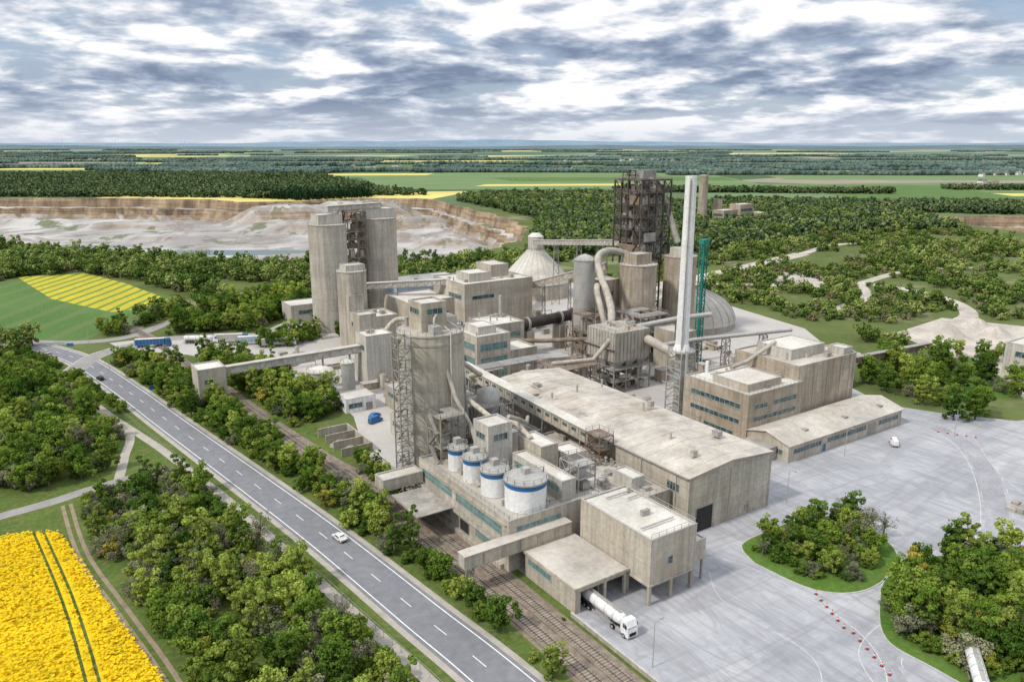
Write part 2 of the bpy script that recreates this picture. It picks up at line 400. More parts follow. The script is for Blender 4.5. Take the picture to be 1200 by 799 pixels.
pit('quarry_cliff',rim,[(0,0),(1.5,-3),(5,-15),(13,-16),(16,-26),(24,QZ-.4)])
sheet('quarry_floor',rim,QZ,m_quarry)
pit('quarry_cliff',rimR,[(0,0),(2,-4),(5,-13),(10,-14),(14,-24.4)])
sheet('quarry_floor',rimR,-24,m_quarry)
def mound(name,cx,cy,rx,ry,z0,h,mat,seed,rz=0,flat=.35):
    rg=random.Random(seed); n=44;rings=10;V=[];F=[]
    ph=[rg.uniform(0,6.28) for _ in range(4)]
    for j in range(rings+1):
        t=j/rings
        for i in range(n):
            a=2*math.pi*i/n; w=1+.14*math.sin(2*a+ph[0])+.08*math.sin(5*a+ph[1])+.05*math.sin(9*a+ph[2])
            rr=t*w; X=rx*rr*math.cos(a);Y=ry*rr*math.sin(a)
            q=min(1,max(0,(1-t)/(1-flat))); q=q*q*(3-2*q)
            V.append((X*math.cos(rz)-Y*math.sin(rz),X*math.sin(rz)+Y*math.cos(rz),h*q*(1+rg.uniform(-.07,.07))))
    for j in range(rings):
        for i in range(n): F.append((j*n+i,(j+1)*n+i,(j+1)*n+(i+1)%n,j*n+(i+1)%n))
    me=bpy.data.meshes.new(name);me.from_pydata(V,[],F);me.materials.append(mat);me.update()
    for p in me.polygons: p.use_smooth=True
    ob=bpy.data.objects.new(name,me);ob.location=(cx,cy,z0);COL.objects.link(ob);return ob
for i,(X,Y,rx,ry,h) in enumerate([(-350,1215,120,60,29),(-245,1265,110,55,31),(-300,1120,120,50,15),(-150,1160,75,50,17),(-560,1150,120,30,9),(-480,1020,90,22,6),(-80,950,60,35,13),(-650,1000,80,25,6),(-60,800,50,40,10),(-760,1200,120,40,10),(-180,1030,80,20,8)]):
    x,y=rot(X,Y); mound('spoil_heap',x,y,rx,ry,QZ-.05,h,m_quarry,i,rz=-YAW)
for (X0,Y0,rx,ry) in ((-330,890,90,26),(-170,840,60,16),(-540,940,70,16),(-100,1060,40,12)):
    sheet('quarry_pond',[rot(X0+rx*math.cos(a)*(1+.2*math.sin(3*a)),Y0+ry*math.sin(a)*(1+.15*math.cos(2*a))) for a in [2*math.pi*i/36 for i in range(36)]],QZ+.06,m_water)
def ridge(name,D,h,X0,X1,seed,mat):
    rg=random.Random(seed);n=140;V=[];F=[];ph=[rg.uniform(0,6.28) for _ in range(6)]
    for i in range(n+1):
        X=X0+(X1-X0)*i/n; t=i/n*6.28
        hh=h*(.55+.2*math.sin(t*1.3+ph[0])+.15*math.sin(t*3.1+ph[1])+.06*math.sin(t*9+ph[2])+.03*math.sin(t*23+ph[3]))+rg.uniform(0,5)
        for k,(dy,z) in enumerate(((-1500,-1),(0,hh),(3000,-1))):
            x,y=rot(X,D+dy);V.append((x,y,z))
    for i in range(n):
        for k in (0,1): F.append((i*3+k,(i+1)*3+k,(i+1)*3+k+1,i*3+k+1))
    me=bpy.data.meshes.new(name);me.from_pydata(V,[],F);me.materials.append(mat);me.update()
    COL.objects.link(bpy.data.objects.new(name,me))
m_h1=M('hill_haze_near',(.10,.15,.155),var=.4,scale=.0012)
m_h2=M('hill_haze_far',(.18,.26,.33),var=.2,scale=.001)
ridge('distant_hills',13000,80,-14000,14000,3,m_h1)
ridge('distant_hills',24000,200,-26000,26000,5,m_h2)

def fld(name,pts,mat,z=.02): return sheet(name,[rot(*p) for p in pts],z,mat)
fld('crop_field',[(-250,1560),(560,1620),(600,2500),(-500,2450)],m_crop2)
fld('crop_field',[(0,1900),(560,1950),(580,2150),(-60,2120)],m_crop,.03)
fld('crop_field',[(560,1250),(1400,1180),(1500,1700),(620,1750)],m_crop)
fld('crop_field',[(900,1480),(1500,1440),(1540,1640),(920,1680)],m_crop2,.03)
fld('crop_field',[(1000,1000),(1600,980),(1700,1170),(980,1180)],m_crop2,.04)
fld('crop_field',[(-560,2480),(700,2560),(900,3400),(-900,3300)],m_crop)
fld('crop_field',[(700,2000),(1900,1900),(2100,2500),(760,2500)],m_crop2)
fld('crop_field',[(-1600,2450),(-700,2480),(-800,2800),(-1800,2760)],m_crop2)
for a in ([(-80,1690),(240,1720),(260,1800),(-60,1770)],[(-560,2250),(-250,2280),(-240,2420),(-560,2400)],[(-1500,3500),(-900,3550),(-900,3900),(-1600,3800)],[(1000,2560),(1500,2580),(1520,2760),(1000,2720)],[(880,1370),(1080,1360),(1100,1440),(890,1450)],[(1700,3400),(2400,3500),(2400,3800),(1800,3700)],[(-300,4600),(500,4600),(600,5000),(-300,5000)],[(-3600,5000),(-2600,5100),(-2600,5600),(-3700,5500)],[(1500,6500),(2900,6500),(3000,7100),(1500,7200)]):
    fld('rapeseed_field',a,m_rapefar,.05)
sheet('crop_field',[(-60,660),(-4,606),(44,637),(62,560),(85,486),(88,455),(60,430),(34,413),(18,391),(-8,440),(-60,560)],.02,m_crop)
sheet('rapeseed_field',[(7,629),(48,623),(66,560),(77,497),(81,468),(46,466),(21,528)],.04,m_rapes)
rapepoly=[(-70,203),(-6,203),(2,199),(5,183),(9,153),(13,129),(14,100),(-70,100)]
sheet('rapeseed_field',rapepoly,.03,m_rape)
tram=[smooth2([(-2,203),(1.5,165),(3,130),(3,100)]),smooth2([(-20,203),(-16.5,165),(-15,130),(-15,100)])]
for t_ in tram:
    ribbon('tractor_tramline',t_,.55,.045,m_grass,off=.95); ribbon('tractor_tramline',t_,.55,.045,m_grass,off=-.95)
sheet('grass_verge',[(-70,390),(10,390),(70,330),(84,180),(84,20),(12,20),(-70,210)],.010,m_grass)
yard=[(84.3,20),(84.3,166),(86,215),(92,235),(94,262),(88,290),(78,318),(62,350),(40,372),(36,392),(60,390),(100,372),(128,400),(200,430),(310,410),(345,300),(330,230),(290,180),(262,160),(254,142),(262,126),(275,108),(330,90),(330,-20),(140,-20)]
sheet('plant_yard',yard,.035,m_yard)
road=smooth2([(-140,700),(-60,530),(-6,428),(8,402),(22,365),(32,310),(39,263),(49,198),(54.5,160),(59,121),(62,95),(66,40),(68,-40)])
ribbon('main_road',road,10.2,.05,m_asph)
ribbon('road_edge_line',road,.24,.056,m_paint,off=4.2); ribbon('road_edge_line',road,.24,.056,m_paint,off=-4.2)
ribbon('road_centre_line',road,.18,.056,m_paint,dash=(4,8))
ribbon('road_verge',road,1.6,.045,m_path,off=5.6)
ribbon('road_verge',road,1.6,.045,m_path,off=-5.6)
jn=smooth2([(18,350),(30,372),(55,385),(80,378),(110,360),(140,372)])
ribbon('plant_access_road',jn,9,.062,m_asph2)
jn2=smooth2([(2,418),(22,402),(45,400),(70,425),(95,455),(120,480),(150,500)])
ribbon('side_road',jn2,7,.066,m_asph2)
ribbon('road_edge_line',jn,.18,.07,m_paint,off=4)
path=smooth2([(-2,352),(18,300),(30,251),(35,224),(40,194),(44,164),(46.5,142),(49,122),(51.5,101),(55,50),(57,0)])
ribbon('footpath',path,2.6,.05,m_path)
minor=smooth2([(-90,207),(-30,213),(-9,216),(2,218),(12,221),(26,223),(36,218)])
ribbon('farm_road',minor,4.2,.046,m_asph2)
ribbon('farm_road',smooth2([(20,300),(26,262),(22,240),(18,222)]),2.6,.042,m_path)
tr=smooth2([(5,214),(6,183),(10.5,153),(14.5,126),(17,90)])
ribbon('dirt_track',tr,.9,.05,m_dirt,off=.9);ribbon('dirt_track',tr,.9,.05,m_dirt,off=-.9)
TR=[([(330,400),(400,330),(470,290),(470,240),(430,200),(360,190),(345,150),(300,110)],9),([(300,330),(380,360),(470,380),(560,400)],14),([(470,290),(560,300),(640,260)],7),([(345,150),(420,150),(520,170)],8),([(560,400),(640,420),(720,400)],8),([(380,250),(430,260),(470,290)],6)]
for k,(p_,w_) in enumerate(TR): ribbon('gravel_track',smooth2(p_),w_,.03+.004*k,m_gravel)
sheet('gravel_yard',[(338,160),(400,140),(430,165),(412,205),(360,200)],.026,m_gravel)
sheet('gravel_yard',[(420,300),(470,290),(500,340),(450,360)],.024,m_gravel)
sheet('lawn',[(275,130),(330,110),(360,140),(340,160),(290,160)],.028,m_lawn)
curve=smooth2([(240,130),(243,120),(232,104),(205,86),(176,73),(150,68),(134,69),(120,66),(112,55)])
def kerbed(name,poly,grassmat):
    P=smooth2(poly+[poly[0]],6)[:-1]
    o=Obj(name,(sum(p[0] for p in P)/len(P),sum(p[1] for p in P)/len(P),0))
    area=sum(P[i][0]*P[(i+1)%len(P)][1]-P[(i+1)%len(P)][0]*P[i][1] for i in range(len(P)))
    if area<0: P=P[::-1]
    n=len(P); Q=[]
    for i in range(n):
        a=P[i-1];b=P[(i+1)%n];dx,dy=b[0]-a[0],b[1]-a[1];L=math.hypot(dx,dy); Q.append((P[i][0]-dy/L*.3,P[i][1]+dx/L*.3))
    V=[(x,y,.0) for x,y in P]+[(x,y,.16) for x,y in P]+[(x,y,.16) for x,y in Q]
    F=[]
    for i in range(n):
        j=(i+1)%n;F+=[(i,j,n+j,n+i),(n+i,n+j,2*n+j,2*n+i)]
    o.add('kerb',m_kerb,V,F)
    tri=tessellate_polygon([[Vector((x,y,0)) for x,y in Q]])
    o.add('grass',grassmat,[(x,y,.15) for x,y in Q],[t if (Q[t[1]][0]-Q[t[0]][0])*(Q[t[2]][1]-Q[t[0]][1])-(Q[t[1]][1]-Q[t[0]][1])*(Q[t[2]][0]-Q[t[0]][0])>0 else (t[0],t[2],t[1]) for t in tri])
    o.finish(); return P
kerbed('traffic_island',[(129,97),(133,104),(144,105),(158,104),(166,97),(163,86),(155,79),(140,77),(131,83)],m_lawn)
kerbed('traffic_island',[(143,76),(154,79),(167,76),(187,67),(196,40),(160,20),(131,40),(127,58),(129,67)],m_lawn)
ribbon('yard_line',curve,.18,.046,m_lane)
ribbon('yard_line',offset(curve,7),.18,.046,m_lane,dash=(3,5))
ribbon('yard_line',smooth2([(84.6,60),(110,56),(124,66),(128,84),(126,100),(118,108)]),.16,.046,m_lane)
ribbon('yard_line',smooth2([(100,60),(112,70),(112,90),(118,100)]),.14,.046,m_lane)
ribbon('yard_line',smooth2([(250,110),(225,90),(210,70)]),.14,.046,m_lane)
ribbon('worn_lane',offset(curve,3.5),5.2,.0405,M('yard_worn_lane',(.33,.33,.345),var=.25,scale=.1))
for i in range(9): ribbon('parking_bay_line',[(222+i*2.9,116.5),(222+i*2.9,121.5)],.12,.0465,m_lane)
def railway(pts):
    P=smooth2(pts); o=Obj('railway_track',(P[0][0],P[0][1],0))
    def rb(pn,mat,w,off,z0,z1):
        A=offset(P,off+w/2);Bq=offset(P,off-w/2)
        V=[];F=[]
        for a,b in zip(A,Bq): V+=[(a[0],a[1],z1),(b[0],b[1],z1),(a[0],a[1],z0),(b[0],b[1],z0)]
        for i in range(len(P)-1):
            k=4*i;F+=[(k,k+1,k+5,k+4),(k,k+4,k+6,k+2),(k+1,k+3,k+7,k+5)]
        o.add(pn,mat,V,F)
    rb('ballast',m_ballast,3.6,0,.0,.22)
    rb('rail_left',m_rail,.09,.75,.3,.46); rb('rail_right',m_rail,.09,-.75,.3,.46)
    rs=resample(P,.75)
    for a,b in zip(rs[:-1],rs[1:]):
        dx,dy=b[0]-a[0],b[1]-a[1];L=math.hypot(dx,dy)
        o.beam('sleepers',m_sleeper,(a[0]-dy/L*1.25,a[1]+dx/L*1.25,.24),(a[0]+dy/L*1.25,a[1]-dx/L*1.25,.24),.26,.16)
    o.finish()
railway([(50,420),(58,340),(62.5,290),(67,240),(70,200),(72.5,165),(74,130),(74.8,100),(75,60),(75,-20)])
railway([(72,195),(76,165),(78.6,130),(79.4,100),(79.6,60),(79.6,-20)])
sheet('railway_formation',[(46,420),(55,330),(60,290),(64,240),(67.5,195),(70.5,165),(71.8,130),(72.4,60),(72.4,-20),(82.4,-20),(82.4,130),(80.5,170),(74,205),(70,240),(66,290),(60,340),(54,420)],.016,m_ballast)
# ------------------------------------------------------------ building helpers
def block(o,x0,x1,y0,y1,z0,z1,wall=None,roof=None,par=.5):
    wall=wall or m_conc; roof=roof or m_roof
    o.box('walls',wall,x0,x1,y0,y1,z0,z1-par)
    o.box('roof',roof,x0+.35,x1-.35,y0+.35,y1-.35,z1-par+.002,z1-par+.06)
    t=.35
    for a in ((x0,x1,y0,y0+t),(x0,x1,y1-t,y1),(x0,x0+t,y0+t,y1-t),(x1-t,x1,y0+t,y1-t)):
        o.box('parapet',wall,a[0],a[1],a[2],a[3],z1-par+.001,z1)
    q=.06
    for a in ((x0-q,x1+q,y0-q,y0+t+q),(x0-q,x1+q,y1-t-q,y1+q),(x0-q,x0+t+q,y0+t+q,y1-t-q),(x1-t-q,x1+q,y0+t+q,y1-t-q)):
        o.box('coping',m_steell,a[0],a[1],a[2],a[3],z1+.001,z1+.08)
def win(o,face,pos,a0,a1,z0,z1,n=1,mat=None,rows=1,fr=None):
    mat=mat or m_glass; fr=fr or m_steell
    sg=-1 if face[0]=='-' else 1
    def bx(pn,m,u0,u1,za,zb,d0,d1):
        p0,p1=sorted((pos+sg*d0,pos+sg*d1))
        if face[1]=='x': o.box(pn,m,p0,p1,u0,u1,za,zb)
        else: o.box(pn,m,u0,u1,p0,p1,za,zb)
    bx('windows',mat,a0,a1,z0,z1,-.1,.03)
    bx('window_frames',fr,a0-.1,a1+.1,z1,z1+.12,-.1,.12); bx('window_frames',fr,a0-.1,a1+.1,z0-.14,z0,-.1,.16)
    for i in range(n+1):
        u=a0+(a1-a0)*i/n; bx('window_frames',fr,u-.06,u+.06,z0,z1,-.1,.09)
    for r in range(1,rows):
        z=z0+(z1-z0)*r/rows; bx('window_frames',fr,a0,a1,z-.04,z+.04,-.1,.07)
def door(o,face,pos,a0,a1,z0,z1,mat=None):
    mat=mat or m_dark; sg=-1 if face[0]=='-' else 1
    p0,p1=sorted((pos-sg*.1,pos+sg*.05))
    for pn,m,u0,u1,za,zb,e in (('door',mat,a0,a1,z0,z1,0),('door_frame',m_steel,a0-.2,a0,z0,z1+.2,.07),('door_frame',m_steel,a1,a1+.2,z0,z1+.2,.07),('door_frame',m_steel,a0,a1,z1,z1+.2,.07)):
        q0,q1=(p0-(e if sg<0 else 0),p1+(e if sg>0 else 0))
        if face[1]=='x': o.box(pn,m,q0,q1,u0,u1,za,zb)
        else: o.box(pn,m,u0,u1,q0,q1,za,zb)
def rooftop(o,x0,x1,y0,y1,z,n,seed):
    rg=random.Random(seed)
    for i in range(n):
        x=rg.uniform(x0,x1);y=rg.uniform(y0,y1);k=rg.random()
        if k<.4:
            w,d,h=rg.uniform(.8,2.2),rg.uniform(.8,2.5),rg.uniform(.6,1.6); o.box('roof_units',rg.choice([m_steell,m_clad,m_steel,m_duct]),x,x+w,y,y+d,z,z+h); o.box('roof_unit_caps',m_steel,x-.1,x+w+.1,y-.1,y+d+.1,z+h,z+h+.1)
        elif k<.7: 
            h=rg.uniform(.8,2.2); o.cyl('roof_vents',m_steell,x,y,z,z+h,.3,n=10); o.cyl('roof_vents',m_steel,x,y,z+h,z+h+.4,.5,.15,n=10)
        else: 
            L=rg.uniform(3,9); o.tube('roof_pipes',m_steell,[(x,y,z+.6),(min(x+L,x1),y,z+.6)] if rg.random()<.5 else [(x,y,z+.6),(x,min(y+L,y1),z+.6)],.18,8)
def gallery(name,a,b,w=2.8,h=2.8,mat=None,supports=(),sup_mat=None,roof=None,truss=True,winb=False):
    mat=mat or m_clad; a=Vector(a);b=Vector(b);o=Obj(name,(a.x,a.y,0)); t=(b-a).normalized(); s=t.cross(Vector((0,0,1))).normalized(); u=s.cross(t)
    o.beam('housing',mat,a,b,w,h)
    o.beam('roof',roof or m_roof,a+u*(h/2+.1),b+u*(h/2+.1),w+.4,.16)
    for q in (-1,1):
        for k in (-1,1):
            o.beam('chord',sup_mat or m_steel,a+s*q*(w/2+.1)+u*k*(h/2-.15),b+s*q*(w/2+.1)+u*k*(h/2-.15),.2,.3)
        L=(b-a).length;n=max(2,int(L/4))
        for i in range(n+1):
            p=a+(b-a)*i/n+s*q*(w/2+.08); o.beam('posts',sup_mat or m_steel,p-u*h/2,p+u*h/2,.14)
            if truss and i<n:
                p2=a+(b-a)*(i+1)/n+s*q*(w/2+.08); o.beam('posts',sup_mat or m_steel,p-u*h/2,p2+u*h/2,.1)
        if winb:
            for i in range(n):
                p=a+(b-a)*(i+.25)/n+s*q*(w/2);p2=a+(b-a)*(i+.75)/n+s*q*(w/2); o.beam('windows',m_glass,p+u*.4,p2+u*.4,.1,.9)
    for f in supports:
        p=a+(b-a)*f; zt=p.z-h/2
        if zt>1:
            for q in (-1,1): o.beam('trestle',sup_mat or m_steel,(p.x+s.x*q*(w*.9),p.y+s.y*q*(w*.9),0),(p.x+s.x*q*w*.45,p.y+s.y*q*w*.45,zt),.32)
            n=max(1,int(zt/4))
            for i in range(n):
                z0=zt*i/n;z1=zt*(i+1)/n
                k0=w*(.9-.45*i/n);k1=w*(.9-.45*(i+1)/n)
                o.beam('trestle',sup_mat or m_steel,(p.x-s.x*k0,p.y-s.y*k0,z0),(p.x+s.x*k1,p.y+s.y*k1,z1),.16)
                o.beam('trestle',sup_mat or m_steel,(p.x+s.x*k0,p.y+s.y*k0,z0),(p.x-s.x*k1,p.y-s.y*k1,z1),.16)
    o.finish()
def frame(o,x0,x1,y0,y1,levels,nx,ny,mat,t=.4,floors=True,brace=True,seed=0,gear=True,gearmats=None):
    rg=random.Random(seed); xs=[x0+(x1-x0)*i/nx for i in range(nx+1)];ys=[y0+(y1-y0)*i/ny for i in range(ny+1)]
    for x in xs:
        for y in ys: o.beam('columns',mat,(x,y,levels[0]),(x,y,levels[-1]),t)
    for li in range(1,len(levels)):
        z=levels[li];zp=levels[li-1]
        for x in xs: o.beam('beams',mat,(x,y0,z),(x,y1,z),t*.6,t)
        for y in ys: o.beam('beams',mat,(x0,y,z),(x1,y,z),t*.6,t)
        if floors: 
            for i in range(nx):
                for j in range(ny):
                    if rg.random()<.75: o.box('floor_grating',mat,xs[i]+.1,xs[i+1]-.1,ys[j]+.1,ys[j+1]-.1,z+t*.5,z+t*.5+.08)
            o.rail([(x0,y0),(x1,y0),(x1,y1),(x0,y1),(x0,y0)],z+t*.5,mat=m_steel,t=.09)
        if brace:
            for i in range(nx):
                if rg.random()<.6:
                    o.beam('bracing',mat,(xs[i],y0,zp),(xs[i+1],y0,z),t*.5); o.beam('bracing',mat,(xs[i+1],y1,zp),(xs[i],y1,z),t*.5)
                    if rg.random()<.6: o.beam('bracing',mat,(xs[i+1],y0,zp),(xs[i],y0,z),t*.5)
            for j in range(ny):
                if rg.random()<.6:
                    o.beam('bracing',mat,(x0,ys[j],zp),(x0,ys[j+1],z),t*.5)
                    if rg.random()<.6: o.beam('bracing',mat,(x0,ys[j+1],zp),(x0,ys[j],z),t*.5)
        if gear:
            for k in range(nx*ny):
                x=rg.uniform(x0+1.5,x1-1.5);y=rg.uniform(y0+1.5,y1-1.5);h=(z-zp)*rg.uniform(.4,.85)
                gm=rg.choice(gearmats or [m_steel,m_steell,m_brown,m_cladb])
                if rg.random()<.5: o.cyl('equipment',gm,x,y,zp+.3,zp+h,rg.uniform(.7,1.6),n=14)
                else: o.box('equipment',gm,x-rg.uniform(.6,1.5),x+rg.uniform(.6,1.5),y-1,y+1,zp+.3,zp+h)
        ya,yb=(y0+.5,y0+4.5) if li%2 else (y0+4.5,y0+.5)
        o.stair((x0-.8,ya,zp+.3),(x0-.8,yb,z+.3),.9,mat)
def silo(name,x,y,r,z0,z1,mat=None,band=None,domeh=0,top=True,legs=0,topmat=None):
    o=Obj(name,(x,y,z0)); mat=mat or m_silo
    o.cyl('shell',mat,x,y,z0+legs,z1,r,n=56)
    o.cyl('roof_slab',topmat or m_roof,x,y,z1+.002,z1+.4,r+.25,n=56)
    if domeh: o.lathe('roof_cone',topmat or m_roofl,x,y,[(r+.05,z1+.4),(r*.55,z1+.4+domeh*.65),(.6,z1+.4+domeh),(.01,z1+.42+domeh)],40)
    if band: o.cyl('blue_band',m_blue,x,y,z1-1.1,z1-.15,r+.06,n=56,caps=True)
    if legs:
        o.cyl('hopper',mat,x,y,z0+legs*.35,z0+legs-.01,r*.25,r,n=40)
        for i in range(6):
            a=i*math.pi/3; o.beam('legs',m_steel,(x+r*.9*math.cos(a),y+r*.9*math.sin(a),z0),(x+r*.9*math.cos(a),y+r*.9*math.sin(a),z0+legs+.5),.4)
    if top: o.ringrail(x,y,r+.1,z1+.4,n=max(10,int(r*3)))
    return o

# ------------------------------------------------------------ packing building and loading
o=Obj('packing_building',(95,145,0))
block(o,82,108,124.2,166,0,12,m_conc,m_roof)
win(o,'-x',82,127,147,7.6,9.8,12,m_tglass,2); win(o,'-x',82,149,164,7.6,9.8,9,m_tglass,2)
win(o,'-x',82,128,138,2.6,4.6,6,m_tglass,2); win(o,'-x',82,150,158,2.6,4.4,5,m_tglass)
door(o,'-x',82,141,145,0,4)
o.box('ledge',m_conc2,80.6,82,125,165,5.6,6.0); o.box('ledge',m_conc2,81.6,82,125,165,10.6,10.8); o.rail([(80.7,125.2),(80.7,164.8)],6.0)
for y in range(126,165,6): o.beam('brackets',m_conc2,(82,y,4.6),(80.7,y,5.6),.25)
win(o,'-y',124.2,84,96,8,10.2,7,m_tglass,2)
block(o,108.01,124.6,119,165,0,10.4,m_conc2,m_roof)
win(o,'-y',119,112,122,6,8,6,m_glass)
block(o,91.5,98.5,147.5,154.5,11.6,24,m_clad,m_roofl,.4); win(o,'-x',91.5,149,153,20,21.6,3); win(o,'-y',147.5,93,97,20,21.6,3)
win(o,'-x',91.5,149,153,15,16.6,3)
block(o,97.5,101.5,126,146,11.6,16.5,m_clad,m_roofl,.3); win(o,'-x',97.5,127,145,13.4,15,12,m_tglass)
block(o,101.8,107,140,150,11.6,19,m_cladb,m_roofl,.3); block(o,100,106,156,164,11.6,17,m_clad,m_roofl,.3)
block(o,110,116,140,147,10,15,m_cladb,m_roofl,.3); block(o,109,113,152,160,10,13.5,m_clad,m_roofl,.3); block(o,117,121,124,131,10,13,m_clad,m_roofl,.3)
rooftop(o,84,107,126,164,11.6,34,1); rooftop(o,109,123,121,160,10,34,2)
o.tube('duct',m_duct,[(94,156,14),(94,160,20),(93,166,26),(92,169,34)],.55,12)
o.tube('duct',m_duct,[(99,150,24.5),(104,152,22),(110,158,18),(116,166,16)],.5,12)
o.tube('duct',m_cladb,[(103,146,19),(103,152,21),(100,160,21),(98,168,24)],.7,12)
o.rail([(82.3,124.5),(82.3,165.7)],12.1); o.rail([(82.3,124.5),(107,124.5)],12.1); o.rail([(124.3,119.3),(108.3,119.3)],10.4)
frame(o,85,92,159.5,166.5,[11.6,15.5,19.5,23.5],2,2,m_steel,.25,seed=4)
frame(o,103,108,127,134,[11.6,15,18.2],1,2,m_steell,.22,seed=5)
o.stair((86,143,12),(86,151,16),1.); 
for i in range(7): o.tube('roof_pipes',m_steell,[(90+i*.5,134+i,11.9),(90+i*.5,134+i,13+i*.1),(98,134+i,13+i*.1)],.13,6)
o.finish()
for (x,y,r,zt) in ((90,129.5,4.7,18),(87.6,138.6,3.2,17.4),(87.4,147.2,2.8,17.4),(87.2,155,2.4,17.2)):
    s=silo('cement_storage_silo',x,y,r,11.65,zt,m_white,band=True,domeh=.9,topmat=m_steell)
    s.box('filter',m_steell,x-.8,x+.8,y-.8,y+.8,zt+1,zt+2.6); s.tube('fill_pipe',m_steell,[(x+r+.3,y,11.8),(x+r+.3,y,zt+1.6),(x,y,zt+1.8)],.13,8)
    s.finish()
o=Obj('loading_bay',(92,114,0))
o.box('wall_left',m_conc,84.3,84.8,104,121.4,0,5.4); o.box('wall_back',m_conc2,84.8,97.6,121,121.4,0,5.4)
o.box('lintel',m_conc,84.8,97.6,104,104.4,4.6,5.4)
o.box('pier',m_conc,84.8,85.6,104,104.6,0,4.6); o.box('pier',m_conc,91.6,92.3,104,104.6,0,4.6); o.box('pier',m_conc,97,97.6,104,104.6,0,4.6)
o.box('dividing_wall',m_conc2,91.7,92.1,106,121,0,4.6)
o.box('roof',m_roof,84.1,97.9,103.8,121.6,5.41,5.75); o.box('roof_edge',m_conc,84.0,98.0,103.6,103.8,5.3,5.9); o.box('roof_edge',m_conc,83.9,84.1,103.6,121.6,5.3,5.9)
win(o,'-x',84.3,112,120,3.2,4.6,6,m_tglass)
o.cyl('loading_spout',m_steel,88.5,112,3.9,5.3,.4,n=12); o.box('door_panel',m_red,84.85,85.0,106,111,0,3)
for i in range(3): o.box('crates',m_steel,85,86.2,107+i*3,108.5+i*3,0.04,1.2)
o.finish()
o=Obj('loading_tower',(104,109,0))
block(o,98.2,111,98,120,4.7,14.6,m_cladb,m_roofl,.35)
o.box('base_slab',m_conc,98.0,111.2,97.8,120.2,4.3,4.7)
for x in (98.6,104.5,110.4):
    for y in (98.4,105,112,119): o.box('columns',m_conc2,x-.35,x+.35,y-.35,y+.35,0,4.3)
o.box('inner_wall',m_conc2,99,110.5,119.3,119.7,0,4.3); o.box('wall_band',m_conc,98.12,98.2,98,120,8.8,9.1)
block(o,111.01,115.2,99,107,5,9.6,m_cladb,m_roofl,.3)
o.box('extension_leg',m_steel,114.6,115,99.3,99.7,0,5);o.box('extension_leg',m_steel,114.6,115,106.3,106.7,0,5)
win(o,'-y',98,103,104.4,8,9.6,1)
for i in range(5): o.cyl('machinery',m_brown,101+i*2.1,114,0.05,3.6,.8,n=12)
for i in range(3): o.box('machinery',m_brown,100.5+i*3,102.5+i*3,107,109.5,.05,2.4)
rooftop(o,99,110,100,118,14.3,5,9)
o.rail([(98.4,98.2),(110.8,98.2),(110.8,119.8)],14.6)
o.finish()
gallery('conveyor_bridge',(69.5,122.9,7.3),(97,122.9,7.3),2.6,2.9,m_conc,(.08,),m_conc2,m_roof,truss=False)
o=Obj('retaining_wall',(83.3,90,0)); o.box('wall',m_conc2,83.2,83.5,20,104,0,.9); o.box('coping',m_kerb,83.12,83.58,20,104,.9,1.0); o.finish()
o=Obj('rail_loading_canopy',(76,157,0))
o.box('roof',m_roofg,71.5,80.4,146,160,6.4,6.65); o.box('fascia',m_conc2,71.3,71.5,146,160,6.2,6.8); 
for y in (147,153,159): o.beam('posts',m_steel,(71.8,y,0),(71.8,y,6.4),.3)
block(o,70.5,81.5,163,168,6.4,9.4,m_conc,m_roof,.3); o.box('pillars',m_conc2,70.8,71.6,163.5,167.5,0,6.4)
o.finish()
o=Obj('rail_loading_platform',(81,145,0)); o.box('deck',m_conc2,80.9,81.95,126,162,.9,1.2); o.box('face',m_conc2,81,81.95,126,162,0,.9); o.box('deck',m_conc2,81,84,168,200,.0,1.1); o.finish()
o=Obj('perimeter_fence',(70,120,0))
fp=resample(offset(road,-9.4),3.0)
fp=[p for p in fp if 60<p[1]<300]
for a,b_ in zip(fp[:-1],fp[1:]):
    o.beam('posts',m_steell,(a[0],a[1],0),(a[0],a[1],1.8),.08); o.beam('wires',m_steell,(a[0],a[1],1.75),(b_[0],b_[1],1.75),.04); o.beam('wires',m_steell,(a[0],a[1],.9),(b_[0],b_[1],.9),.03)
o.finish()

# ------------------------------------------------------------ big silo
s=silo('cement_silo_tower',92,177,8.8,0,42,m_silo)
block(s,87.8,95.2,173.8,181.2,42.4,50,m_conc,m_roofl,.4); win(s,'-x',87.8,175,180,47,48.4,4); win(s,'-y',173.8,89.5,94,47,48.4,3)
s.box('annex_box',m_clad,95.3,99,175,180,42.4,45.4); s.cyl('top_vents',m_steell,88,183,42.4,45,.6,n=12)
s.box('filter_unit',m_steell,89,91.4,169.6,172.6,42.4,44.6); s.tube('filter_pipe',m_steell,[(90,171,44.6),(90,171,46.4),(92,173.5,46.8)],.3,8)
for z in (8,16,24,32,40): s.beam('stair_ties',m_steel,(82.5,172,z),(85,173.5,z),.2)
s.cyl('cornice',m_conc2,92,177,39.6,40.2,9.0,n=56)
s.tube('riser_pipe',m_steell,[(100,171,12),(99,171.6,30),(98,172,42.8),(95,175,45)],.3,8)
s.tube('riser_pipe',m_steell,[(101.4,176,0),(101.2,176,43.4),(96,177,44)],.35,8)
s.tube('riser_pipe',m_steell,[(93,167.9,12),(93,167.9,43.4),(93,171,44)],.2,8)
s.finish()
o=Obj('lattice_stair_tower',(80.6,171,0))
o.lattice('lattice',m_steel,80.6,171,3.6,0,43,2.9,.2)
